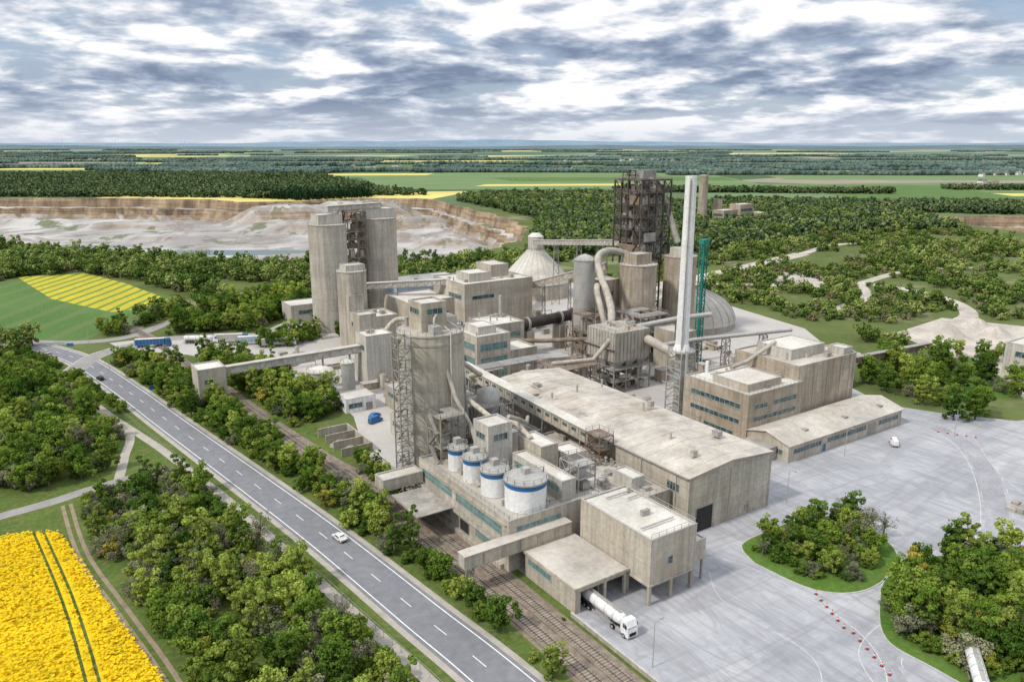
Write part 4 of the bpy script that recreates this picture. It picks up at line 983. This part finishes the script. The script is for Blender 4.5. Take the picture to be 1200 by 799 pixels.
def loader(x,y,rz):
    o=Obj('wheel_loader',(x,y,.05)); o.local=True
    o.box('engine_cover',m_yellow,-2.6,-.2,-.9,.9,1.1,2.2); o.box('cab',m_glass,-.2,1.2,-.7,.7,1.6,3.2); o.box('cab_roof',m_yellow,-.3,1.3,-.8,.8,3.2,3.35); o.box('front_frame',m_yellow,.4,2.4,-.5,.5,.9,1.5)
    for u in (-1.6,1.8):
        for v in (-1.1,1.1): wheel(o,u,v,.8,.5)
    for v in (-.5,.5): o.beam('lift_arms',m_yellow,(1.2,v,1.8),(3.6,v,.7),.2,.3)
    o.prism('bucket',m_steel,[(3.5,.2),(4.8,.15),(4.6,.3),(3.8,.5),(3.7,1.4),(3.45,1.4)],'y',-1.4,1.4); o.finish(rz)
loader(300,174,R(120))
o=Obj('stored_precast_parts',(209,76,0))
rg=random.Random(5)
for i in range(24):
    x=203+rg.uniform(0,16);y=66+rg.uniform(0,12); o.box('slabs',rg.choice([m_conc2,m_steell,m_roofg,m_brown]),x,x+rg.uniform(1.5,4),y,y+rg.uniform(1,2.4),.04,rg.uniform(.6,2.4))
o.finish()
def cone(x,y,):
    o=Obj('traffic_cone',(x,y,.045)); o.local=True; o.box('base',m_black,-.24,.24,-.24,.24,0,.05); o.cyl('body',m_red,0,0,.05,.42,.18,.12,n=14,caps=False); o.cyl('stripe',m_white,0,0,.42,.62,.12,.085,n=14,caps=False); o.cyl('tip',m_red,0,0,.62,.95,.085,.03,n=14); o.finish(scale=1.15)
for i in range(6): cone(124.5+i*1.1,72+i*2.0)
for i in range(6): cone(119+i*1.1,59.5+i*2.1)
for i in range(5): cone(243+i*1.2,117-i*2.3)
def lamp(x,y,rz,h=9):
    o=Obj('street_lamp',(x,y,.03)); o.local=True; o.cyl('pole',m_steell,0,0,0,h,.11,.06,n=10); o.beam('arm',m_steell,(0,0,h),(1.5,0,h+.25),.07); o.box('lantern',m_steel,1.3,2.1,-.14,.14,h+.16,h+.3); o.finish(rz)
for x,y,rz in ((86,60,0),(86,84,0),(160,112,-1.5),(200,122,-1.5),(243,112,3),(70,300,0),(30,340,3),(28,395,4)): lamp(x,y,rz)
def sign(x,y,rz):
    o=Obj('road_sign',(x,y,.03)); o.local=True
    for v in (-1,1): o.cyl('posts',m_steell,0,v,0,3,.06,n=8)
    o.box('panel',m_blue,-.06,-.02,-1.5,1.5,1.6,3.1); o.box('panel_back',m_steell,-.02,.02,-1.5,1.5,1.6,3.1); o.finish(rz)
sign(40,300,R(100)); sign(20,388,R(60))
def turbine(x,y,h):
    o=Obj('wind_turbine',(x,y,0)); o.local=True; o.cyl('tower',m_white,0,0,0,h,2.6,1.6,n=12); o.box('nacelle',m_white,-4,4,-2,2,h,h+4)
    a0=random.uniform(0,2)
    for k in range(3):
        a=a0+k*2.094; o.beam('blades',m_white,(0,-3,h+2),(math.cos(a)*h*.45,-3,h+2+math.sin(a)*h*.45),2.6,1)
    o.finish(-YAW)
for X,Y in ((-6800,12000),(-6300,12500),(-5900,11800),(-5200,12600),(-5000,12000),(-4300,12800),(7200,13000)):
    x,y=rot(X,Y); turbine(x,y,130)
# ------------------------------------------------------------ trees
def tree_mesh(name,h,cr,nc,nl,leaf,seed,lm,bark=True,upr=.42,conif=False,limbs=7,tight=.21):
    g=np.random.default_rng(seed)
    d=g.normal(size=(nc,3)); d/=np.linalg.norm(d,axis=1)[:,None]
    rad=g.uniform(.35,1.0,nc)**.6
    lob=1+.36*np.sin(d[:,0]*3.1+seed)+.3*np.cos(d[:,1]*4.3+seed*2)
    C=d*(rad*lob)[:,None]*np.array([cr*.88,cr*.88,h*upr*.88]); C[:,2]+=h*(1-upr*1.05)
    if conif:
        z=g.uniform(.08,1,nc); C=np.stack([d[:,0]*cr*(1.05-z),d[:,1]*cr*(1.05-z),z*h],1)
    C[:,2]=np.maximum(C[:,2],h*.1)
    sig=cr*(tight if nc>20 else .3)*g.uniform(.55,1.3,nc)
    idx=np.repeat(np.arange(nc),nl); n=len(idx)
    off=g.normal(size=(n,3)); off/=np.linalg.norm(off,axis=1)[:,None]; off*=(g.uniform(.2,1,n)**.5)[:,None]*(sig[idx]*1.5)[:,None]; off[:,2]*=.75
    P=C[idx]+off; P[:,2]=np.maximum(P[:,2],.15)
    nrm=g.normal(size=(n,3))*.6+off/np.linalg.norm(off,axis=1)[:,None]+np.array([0,0,.5]); nrm/=np.linalg.norm(nrm,axis=1)[:,None]
    a=np.cross(nrm,g.normal(size=(n,3))); a/=np.linalg.norm(a,axis=1)[:,None]; bq=np.cross(nrm,a)
    s=(leaf*g.uniform(.6,1.3,n))[:,None]
    V=np.stack([P-a*s-bq*s*.7,P+a*s-bq*s*.7,P+a*s*.6+bq*s*.9,P-a*s*.6+bq*s*.9],1).reshape(-1,3)
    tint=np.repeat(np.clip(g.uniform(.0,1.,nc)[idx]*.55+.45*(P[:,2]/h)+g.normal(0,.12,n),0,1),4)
    F=np.arange(n*4).reshape(-1,4).tolist(); V=V.tolist(); nf=len(F)
    if bark:
        def limb(p0,p1,r0,r1,k=6):
            p0=Vector(p0);p1=Vector(p1);t=(p1-p0).normalized();x=t.cross(Vector((.3,.9,.2))).normalized();y=t.cross(x);b0=len(V)
            for p,r in ((p0,r0),(p1,r1)):
                for i in range(k):
                    an=2*math.pi*i/k;V.append(list(p+(x*math.cos(an)+y*math.sin(an))*r))
            for i in range(k): F.append([b0+i,b0+(i+1)%k,b0+k+(i+1)%k,b0+k+i])
        tr=h*.022; top=(g.normal()*.2,g.normal()*.2,h*.55); limb((0,0,-.2),top,tr*1.5,tr*.7,8)
        if conif: limb(top,(0,0,h*.95),tr*.7,.03)
        for i in g.choice(nc,min(limbs,nc),replace=False):
            zt=g.uniform(.25,.52)*h; limb((top[0]*zt/h*1.8,top[1]*zt/h*1.8,zt),C[i],tr*.55,tr*.15,5)
    me=bpy.data.meshes.new(name); me.from_pydata(V,[],F); me.materials.append(lm); me.materials.append(m_bark)
    mi=np.zeros(len(F),dtype=np.int32); mi[nf:]=1; me.polygons.foreach_set('material_index',mi)
    at=me.attributes.new('tint','FLOAT','POINT'); tv=np.full(len(V),.5,dtype=np.float32); tv[:len(tint)]=tint; at.data.foreach_set('value',tv)
    me.update(); return me
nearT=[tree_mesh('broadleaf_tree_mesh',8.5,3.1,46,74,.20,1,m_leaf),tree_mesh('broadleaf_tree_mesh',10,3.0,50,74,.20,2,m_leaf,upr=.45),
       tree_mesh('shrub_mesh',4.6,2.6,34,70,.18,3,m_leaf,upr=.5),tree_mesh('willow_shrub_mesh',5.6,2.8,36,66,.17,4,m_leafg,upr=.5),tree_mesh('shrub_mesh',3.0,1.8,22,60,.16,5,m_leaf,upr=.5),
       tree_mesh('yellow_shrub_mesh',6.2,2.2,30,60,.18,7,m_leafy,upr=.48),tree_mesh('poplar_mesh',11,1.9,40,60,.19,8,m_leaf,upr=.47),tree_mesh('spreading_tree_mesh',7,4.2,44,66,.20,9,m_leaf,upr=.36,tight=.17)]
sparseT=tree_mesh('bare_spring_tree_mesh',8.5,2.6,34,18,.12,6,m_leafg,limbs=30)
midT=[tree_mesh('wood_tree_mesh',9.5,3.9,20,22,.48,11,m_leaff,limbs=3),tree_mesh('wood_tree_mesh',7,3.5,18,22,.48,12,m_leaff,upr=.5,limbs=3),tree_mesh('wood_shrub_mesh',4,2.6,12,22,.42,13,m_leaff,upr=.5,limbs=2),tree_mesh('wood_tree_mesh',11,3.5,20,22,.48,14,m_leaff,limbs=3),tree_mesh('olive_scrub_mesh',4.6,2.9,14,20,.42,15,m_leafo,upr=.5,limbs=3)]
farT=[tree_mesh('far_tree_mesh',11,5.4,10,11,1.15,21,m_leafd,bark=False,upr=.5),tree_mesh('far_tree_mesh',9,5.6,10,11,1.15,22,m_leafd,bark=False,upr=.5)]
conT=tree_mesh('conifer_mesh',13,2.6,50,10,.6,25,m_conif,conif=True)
def patchmesh(seed):
    g=np.random.default_rng(seed); V=[];F=[];T=[]
    for k in range(46):
        cx,cy=g.uniform(-45,45),g.uniform(-22,22); r=g.uniform(5,9);h=g.uniform(9,15); b0=len(V);n=7;t=g.uniform(0,1)
        for z,q in ((0,.8),(h*.4,1.),(h*.8,.72)):
            for i in range(n):
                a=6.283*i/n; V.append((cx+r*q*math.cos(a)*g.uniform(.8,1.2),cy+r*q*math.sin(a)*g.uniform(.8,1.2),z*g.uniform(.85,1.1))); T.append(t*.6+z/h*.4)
        V.append((cx,cy,h));T.append(1)
        for j in (0,1):
            for i in range(n): F.append((b0+j*n+i,b0+j*n+(i+1)%n,b0+(j+1)*n+(i+1)%n,b0+(j+1)*n+i))
        for i in range(n): F.append((b0+2*n+i,b0+2*n+(i+1)%n,b0+3*n))
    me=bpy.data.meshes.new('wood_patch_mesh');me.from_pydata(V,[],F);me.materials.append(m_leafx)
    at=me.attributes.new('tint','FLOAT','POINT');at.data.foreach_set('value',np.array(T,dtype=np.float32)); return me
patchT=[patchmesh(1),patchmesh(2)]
def mass(name,meshes,places,weights=None,childname='tree'):
    e=bpy.data.objects.new(name,None);COL.objects.link(e)
    ids=random.choices(range(len(meshes)),weights=weights,k=len(places))
    for m_i,me in enumerate(meshes):
        V=[];F=[]
        for (x,y,z,s),k in zip(places,ids):
            if k!=m_i: continue
            a=random.uniform(0,6.283) if childname!='wood_patch' else -YAW+random.uniform(-.15,.15)
            n=len(V)
            for q in (0,1,2,3):
                t=a+math.pi/4+q*math.pi/2; V.append((x+math.cos(t)*s*.7071,y+math.sin(t)*s*.7071,z))
            F.append((n,n+1,n+2,n+3))
        if not F: continue
        mm=bpy.data.meshes.new(name+'_positions');mm.from_pydata(V,[],F);mm.update()
        ins=bpy.data.objects.new(name+'_layout',mm);COL.objects.link(ins);ins.parent=e
        ins.instance_type='FACES';ins.use_instance_faces_scale=True;ins.instance_faces_scale=1;ins.show_instancer_for_render=False
        ch=bpy.data.objects.new(childname,me);COL.objects.link(ch);ch.parent=ins
def scat(poly,area,smin=.75,smax=1.25,z=0,avoid=(),keep=1.):
    xs=[p[0] for p in poly];ys=[p[1] for p in poly];st=math.sqrt(area);out=[]
    y=min(ys)
    while y<max(ys):
        x=min(xs)
        while x<max(xs):
            px=x+random.uniform(-.48,.48)*st;py=y+random.uniform(-.48,.48)*st
            if random.random()<keep and inpoly(px,py,poly) and not any(f(px,py) for f in avoid): out.append((px,py,z,random.uniform(smin,smax)))
            x+=st
        y+=st
    return out
def nearline(pts,d):
    def f(x,y):
        for a,b in zip(pts[:-1],pts[1:]):
            dx,dy=b[0]-a[0],b[1]-a[1];L2=dx*dx+dy*dy or 1;t=max(0,min(1,((x-a[0])*dx+(y-a[1])*dy)/L2))
            if (x-a[0]-dx*t)**2+(y-a[1]-dy*t)**2<d*d: return True
        return False
    return f
def clumpy(sc,th,sd=0): return lambda x,y: mn.noise(Vector((x*sc,y*sc,sd)))<th
R_=lambda l:[rot(*p) for p in l]
av_r1=nearline([(50,420),(58,340),(62.5,290),(67,240),(70,200),(72.5,165),(74,130),(75,100),(75,-20)],4.2)
av=(nearline(road,7.4),nearline(path,2.9),nearline(minor,4.4),nearline(tr,3.2),av_r1,nearline(jn,7),nearline(jn2,6),nearline([(20,300),(26,262),(22,240),(18,222)],3))
W8=[2.6,1.6,3.2,3,2.4,.5,.7,1.6]
P=scat([(7,211),(34,214),(40,190),(44,162),(47,140),(50,118),(54,80),(20,80),(17,110),(15,128),(11,155),(7,185)],10.5,.5,1.15,avoid=av+(clumpy(.11,-.40,9),))
mass('roadside_thicket',nearT+[sparseT],P,W8+[1.4])
P=scat([(-75,226),(20,229),(29,245),(24,275),(18,300),(6,345),(-10,375),(-75,400)],15,.65,1.3,avoid=av+(clumpy(.04,-.20),))
mass('roadside_thicket',nearT+[sparseT],P,[4,3,3,3.5,2,.4,1,2,.8])
P=scat([(36,255),(42,215),(48,175),(52,140),(50,140),(44,180),(36,225),(28,262)],12,.4,.8,avoid=av,keep=.6)+scat([(10,395),(20,345),(30,290),(28,280),(8,330),(-4,390)],11,.6,1.0,avoid=av,keep=.75)
mass('verge_shrubs',[nearT[2],nearT[4]],P)
P=scat([(42,372),(57,330),(60,290),(65,240),(68,200),(70.5,165),(71.5,130),(72,100),(72,40),(66,40),(66,100),(62,140),(56,200),(48,250),(40,300),(33,350)],9,.5,1.05,avoid=av+(clumpy(.09,-.32,4),))
mass('railway_hedge',nearT,P,[2.4,1.4,4,1.2,4,.3,.5,1])
P=scat([(70,212),(74,236),(88,236),(90,258),(86,290),(76,318),(64,345),(62,320),(66,290),(70,240)],15,.75,1.3,avoid=av)+scat([(76,170),(80,172),(83,200),(76,202)],9,.4,.7)+scat([(80.9,60),(82.8,60),(82.8,110),(80.9,110)],8,.2,.3,keep=.5)
mass('railway_thicket',nearT,P,[4,3,3,1,2,.2,1,2])
P=scat([(60,392),(100,380),(122,402),(150,440),(140,470),(105,445),(80,418)],22,.8,1.4,avoid=av)+scat([(34,418),(62,432),(92,452),(96,440),(66,420),(38,402)],14,.6,1.,avoid=av)+scat([(88,345),(104,338),(124,345),(122,355),(100,362)],16,.6,1.1,avoid=av)
mass('plant_edge_trees',nearT,P,[4,4,2,1,1,.1,1,2])
P=scat([(131,97),(134,102),(144,103.4),(157,102.5),(163,96),(160,88),(153,82),(142,80),(134,85)],7,.45,.95,z=.1)
mass('island_shrubs',nearT+[sparseT],P,[2,1,4,.8,4,.6,.5,1,.8])
P=[(159+random.uniform(-5,6),93+random.uniform(-7,7),.1,random.uniform(.7,1.)) for _ in range(11)]
mass('island_bare_trees',[sparseT],P)
P=scat([(144,74),(154,77),(166,74),(184,65),(192,42),(160,24),(134,42),(130,58),(132,66)],9.5,.55,1.15,z=.1)
mass('island_thicket',nearT+[sparseT],P,[3,2,3,1,3,.5,.8,1.5,.4])
def single(me,x,y,s,nm='broadleaf_tree'):
    ob=bpy.data.objects.new(nm,me);ob.location=(x,y,0);ob.rotation_euler=(0,0,random.uniform(0,6));ob.scale=(s,s,s*random.uniform(.9,1.1));COL.objects.link(ob)
for x,y,s in ((268,150,1.3),(276,142,1.5),(284,150,1.4),(272,160,1.3),(290,160,1.5),(262,165,1.1),(258,120,1.1),(264,116,1.2),(272,118,1.2),(300,120,1.1),(310,135,1.2),(306,150,1.4),(320,158,1.3),(316,106,1.2),(326,104,1.3),(296,168,1.3),(104,350,.9),(98,378,1.),(130,345,.8),(122,290,1.1),(128,286,1.),(104,270,.8),(165,390,1.)): single(random.choice(nearT[:2]),x,y,s)
P=scat([(264,126),(276,122),(300,128),(330,108),(350,110),(380,130),(360,160),(300,166),(268,168)],40,.5,1.1,keep=.6,avoid=(lambda x,y:inpoly(x,y,[(328,114),(352,114),(352,142),(328,142)]),)); mass('plant_edge_trees',nearT,P,[4,4,3,1,2,.3,.5,2])
avg=[nearline(smooth2(p),w*.7) for p,w in TR]
yd=lambda x,y:inpoly(x,y,yard)
q1=lambda x,y:inpoly(x,y,rim) or inpoly(x,y,rimR)
gy=lambda x,y:inpoly(x,y,[(325,100),(385,100),(440,150),(425,215),(355,210),(330,165)])
vw=R_([(470,720),(560,600),(720,470),(820,560),(640,700),(530,870),(500,960)])
P=scat(R_([(110,400),(210,300),(360,300),(700,420),(800,560),(640,780),(500,830),(330,790),(150,640),(60,520)]),36,.45,1.05,avoid=tuple(avg)+(yd,q1,gy,clumpy(.02,-.12,2),lambda x,y:inpoly(x,y,vw)))
mass('scrub_woodland',midT,P,[2,3,5,1.2,2.5])
P=scat(R_([(20,620),(150,640),(330,790),(520,830),(500,1060),(250,1180),(150,1420),(-60,1380),(-90,1260),(30,960)]),66,.8,1.25,avoid=(q1,lambda x,y:inpoly(x,y,vw)))
mass('distant_woodland',[midT[0],midT[3],midT[4]]+farT,P,[1,1,.6,3,3])
P=scat(R_([(-440,510),(-250,545),(-120,480),(-60,470),(10,520),(60,640),(-40,600),(-90,560),(-200,580),(-330,625),(-480,700),(-700,830),(-800,800),(-620,560)]),42,.7,1.2,avoid=(q1,yd,lambda x,y:inpoly(x,y,[(-60,660),(-4,600),(44,632),(85,486),(90,453),(16,387),(-8,440),(-60,560)])))
mass('quarry_edge_woodland',midT,P,[3,3,2,2,.6])
P=scat([(-160,560),(-10,612),(40,648),(80,540),(95,470),(110,470),(104,560),(70,690),(-60,720),(-200,640)],36,.7,1.2,avoid=av)+scat([(-80,420),(-10,440),(10,400),(-4,392),(-60,400)],30,.7,1.)+scat([(60,428),(92,456),(86,470),(50,440)],30,.6,1.)
mass('field_edge_woodland',midT,P,[3,3,2,2,.5])
P=scat(R_([(-700,900),(-480,790),(-300,720),(-150,660),(-60,680),(0,760),(-20,860),(-150,850),(-320,790),(-420,900),(-640,960)]),150,.6,1.1,z=QZ,keep=.8,avoid=(lambda x,y:not inpoly(x,y,rim),clumpy(.012,.0,5)))
mass('quarry_scrub',midT,P,[2,3,5,1,2])
P=scat(R_([(-1500,1360),(-640,1345),(-420,1300),(-260,1370),(-150,1400),(-260,1560),(-520,2150),(-900,2300),(-2200,2300)]),130,.9,1.4,avoid=(q1,clumpy(.004,-.35,3)))
mass('distant_woodland',farT,P)
P=scat(R_([(-330,1250),(-240,1345),(-280,1440),(-420,1420),(-460,1330)]),60,.8,1.2,avoid=(q1,)); mass('conifer_plantation',[conT],P)
P=scat(R_([(640,1010),(1100,990),(1100,1130),(560,1180),(300,1230),(480,1060)]),75,.8,1.3,avoid=(q1,lambda x,y:inpoly(x,y,[(670,560),(690,520),(810,530),(800,610),(680,660)])))+scat(R_([(200,1480),(700,1430),(720,1480),(200,1540)]),80,.8,1.3)+scat(R_([(880,1560),(1500,1480),(1520,1520),(880,1610)]),90,.8,1.2)
P+=scat(R_([(950,880),(1300,860),(1300,990),(1000,1000)]),70,.8,1.2,avoid=(q1,))
mass('distant_woodland',farT,P)
P=[]
rg=random.Random(12)
for i in range(120):
    Y=2300*math.exp(rg.random()*1.8); X=rg.uniform(-.8,.8)*Y
    if Y<2600 and -700<X<1000: continue
    L=int(rg.uniform(2,14)*(Y/3500)**.6); wd=rg.choice([1,1,1,2,4])
    for a in range(L):
        for c in range(wd):
            x,y=rot(X+(a-L/2)*78+rg.uniform(-12,12),Y+c*38+rg.uniform(-10,10)+12*math.sin(a*.7)); P.append((x,y,0,rg.uniform(.8,1.25)))
for X,Y,L in ((-600,2560,20),(300,2500,16),(-200,3450,30),(1000,2300,14),(-100,4300,50),(1800,3100,26),(-1800,3000,26)):
    for a in range(L):
        for c in range(2 if Y<4000 else 5):
            x,y=rot(X+(a-L/2)*70,Y+c*34+14*math.sin(a*.5)); P.append((x,y,0,rg.uniform(.7,1.15)))
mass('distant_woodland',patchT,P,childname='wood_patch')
o=Obj('distant_village',(0,0,0))
for i in range(150):
    cl=rg.choice([(-1150,3300),(1500,2300),(600,4200),(-2200,4200),(2400,3900),(1250,1750),(-400,3000),(200,3600)]); x,y=rot(cl[0]+rg.gauss(0,150),cl[1]+rg.gauss(0,90)); w,d,h=rg.uniform(10,26),rg.uniform(8,14),rg.uniform(4,8)
    o.box('walls',m_white,x,x+w,y,y+d,0,h); o.prism('roofs',m_brown if rg.random()<.6 else m_roofg,[(y-.5,h),(y+d+.5,h),(y+d/2,h+d*.35)],'x',x-.5,x+w+.5)
o.finish()
V=[];F=[]
g=np.random.default_rng(3)
tl=[nearline(offset(t_,q),.45) for t_ in tram for q in (.95,-.95)]
for x,y in zip(g.uniform(-42,14,26000),g.uniform(104,203,26000)):
    if not inpoly(x,y,rapepoly) or any(f(x,y) for f in tl): continue
    s=g.uniform(.15,.42);z=g.uniform(.3,.95);a=g.uniform(0,6.28);n=len(V)
    dx,dy=math.cos(a)*s,math.sin(a)*s;t=g.uniform(-.15,.15)
    V+=[(x-dx,y-dy,z),(x+dy,y-dx,z+t),(x+dx,y+dy,z),(x-dy,y+dx,z-t)];F.append((n,n+1,n+2,n+3))
me=bpy.data.meshes.new('rapeseed_plants');me.from_pydata(V,[],F);me.materials.append(m_rape);COL.objects.link(bpy.data.objects.new('rapeseed_plants',me))
# ------------------------------------------------------------ camera
cam=bpy.data.cameras.new('camera');cam.sensor_width=36;cam.lens=27;cam.clip_end=120000;cam.clip_start=1
co=bpy.data.objects.new('camera',cam);COL.objects.link(co);co.location=(0,0,90)
pitch=math.atan(231.5/900)
co.rotation_euler=(math.pi/2-pitch,0,-YAW); scene.camera=co
# ------------------------------------------------------------ light
SUN_EL=R(48); sd=Vector((-.93,.05,0)).normalized()*math.cos(SUN_EL)+Vector((0,0,math.sin(SUN_EL)))
sl=bpy.data.lights.new('sun','SUN');sl.energy=2.9;sl.angle=R(5);sl.color=(1,.95,.86)
so=bpy.data.objects.new('sun',sl);COL.objects.link(so);so.rotation_euler=sd.to_track_quat('Z','Y').to_euler()
w=bpy.data.worlds.new('World');scene.world=w;w.use_nodes=True;nt=w.node_tree;nt.nodes.clear()
out=nt.nodes.new('ShaderNodeOutputWorld');bg=nt.nodes.new('ShaderNodeBackground');nt.links.new(bg.outputs[0],out.inputs[0])
sky=nt.nodes.new('ShaderNodeTexSky');sky.sky_type='NISHITA';sky.sun_disc=False;sky.sun_elevation=SUN_EL;sky.sun_rotation=math.atan2(sd.x,sd.y);sky.air_density=1.2;sky.dust_density=1.5
tc=nt.nodes.new('ShaderNodeTexCoord');sp=nt.nodes.new('ShaderNodeSeparateXYZ');nt.links.new(tc.outputs['Generated'],sp.inputs[0])
mx=N(nt,'ShaderNodeMath',operation='MAXIMUM');nt.links.new(sp.outputs[2],mx.inputs[0]);mx.inputs[1].default_value=0
ad=N(nt,'ShaderNodeMath',operation='ADD');nt.links.new(mx.outputs[0],ad.inputs[0]);ad.inputs[1].default_value=.19
st=N(nt,'ShaderNodeVectorMath',operation='MULTIPLY');nt.links.new(tc.outputs['Generated'],st.inputs[0]);st.inputs[1].default_value=(1,1,2.2)
dv=N(nt,'ShaderNodeVectorMath',operation='DIVIDE');cb=nt.nodes.new('ShaderNodeCombineXYZ')
for i in range(3): nt.links.new(ad.outputs[0],cb.inputs[i])
nt.links.new(st.outputs[0],dv.inputs[0]);nt.links.new(cb.outputs[0],dv.inputs[1])
up=N(nt,'ShaderNodeVectorMath',operation='ADD');nt.links.new(dv.outputs[0],up.inputs[0]);up.inputs[1].default_value=(-.06,.03,.13)
big=noise(nt,.75,2,.5,vec=dv.outputs[0])
nA=noise(nt,1.55,8,.55,vec=dv.outputs[0],dist=.1)
nB=noise(nt,1.55,5,.55,vec=up.outputs[0],dist=.1)
df=N(nt,'ShaderNodeMath',operation='SUBTRACT');nt.links.new(nA,df.inputs[0]);nt.links.new(nB,df.inputs[1])
sh=N(nt,'ShaderNodeMath',operation='MULTIPLY_ADD');nt.links.new(df.outputs[0],sh.inputs[0]);sh.inputs[1].default_value=4.2;sh.inputs[2].default_value=.50
bs=N(nt,'ShaderNodeMath',operation='MULTIPLY_ADD');nt.links.new(big,bs.inputs[0]);bs.inputs[1].default_value=-1.5;bs.inputs[2].default_value=.76
s2=N(nt,'ShaderNodeMath',operation='ADD');nt.links.new(sh.outputs[0],s2.inputs[0]);nt.links.new(bs.outputs[0],s2.inputs[1])
cc=ramp(nt,s2.outputs[0],[(.05,(.22,.28,.40)),(.30,(.34,.41,.54)),(.52,(.58,.64,.74)),(.70,(.88,.90,.95)),(.88,(1.15,1.14,1.12))])
cov=ramp(nt,nA,[(.38,.1),(.46,1.)])
skm=N(nt,'ShaderNodeVectorMath',operation='SCALE');nt.links.new(sky.outputs[0],skm.inputs[0]);skm.inputs['Scale'].default_value=.1
back=mixc(nt,.6,skm.outputs[0],(.40,.53,.76))
c1=mixc(nt,cov,back,cc)
hz=N(nt,'ShaderNodeMapRange');nt.links.new(mx.outputs[0],hz.inputs[0]);hz.inputs[1].default_value=0;hz.inputs[2].default_value=.055;hz.inputs[3].default_value=.75;hz.inputs[4].default_value=0
c2=mixc(nt,hz.outputs[0],c1,(.66,.71,.80))
zb=N(nt,'ShaderNodeMapRange');nt.links.new(mx.outputs[0],zb.inputs[0]);zb.inputs[1].default_value=.18;zb.inputs[2].default_value=.5;zb.inputs[3].default_value=1.;zb.inputs[4].default_value=1.55
nt.links.new(c2,bg.inputs[0]);nt.links.new(zb.outputs[0],bg.inputs[1])
try:
    w.cycles.sampling_method='MANUAL'; w.cycles.sample_map_resolution=256
except Exception: pass
scene.view_settings.view_transform='Standard';scene.view_settings.look='None';scene.view_settings.exposure=0
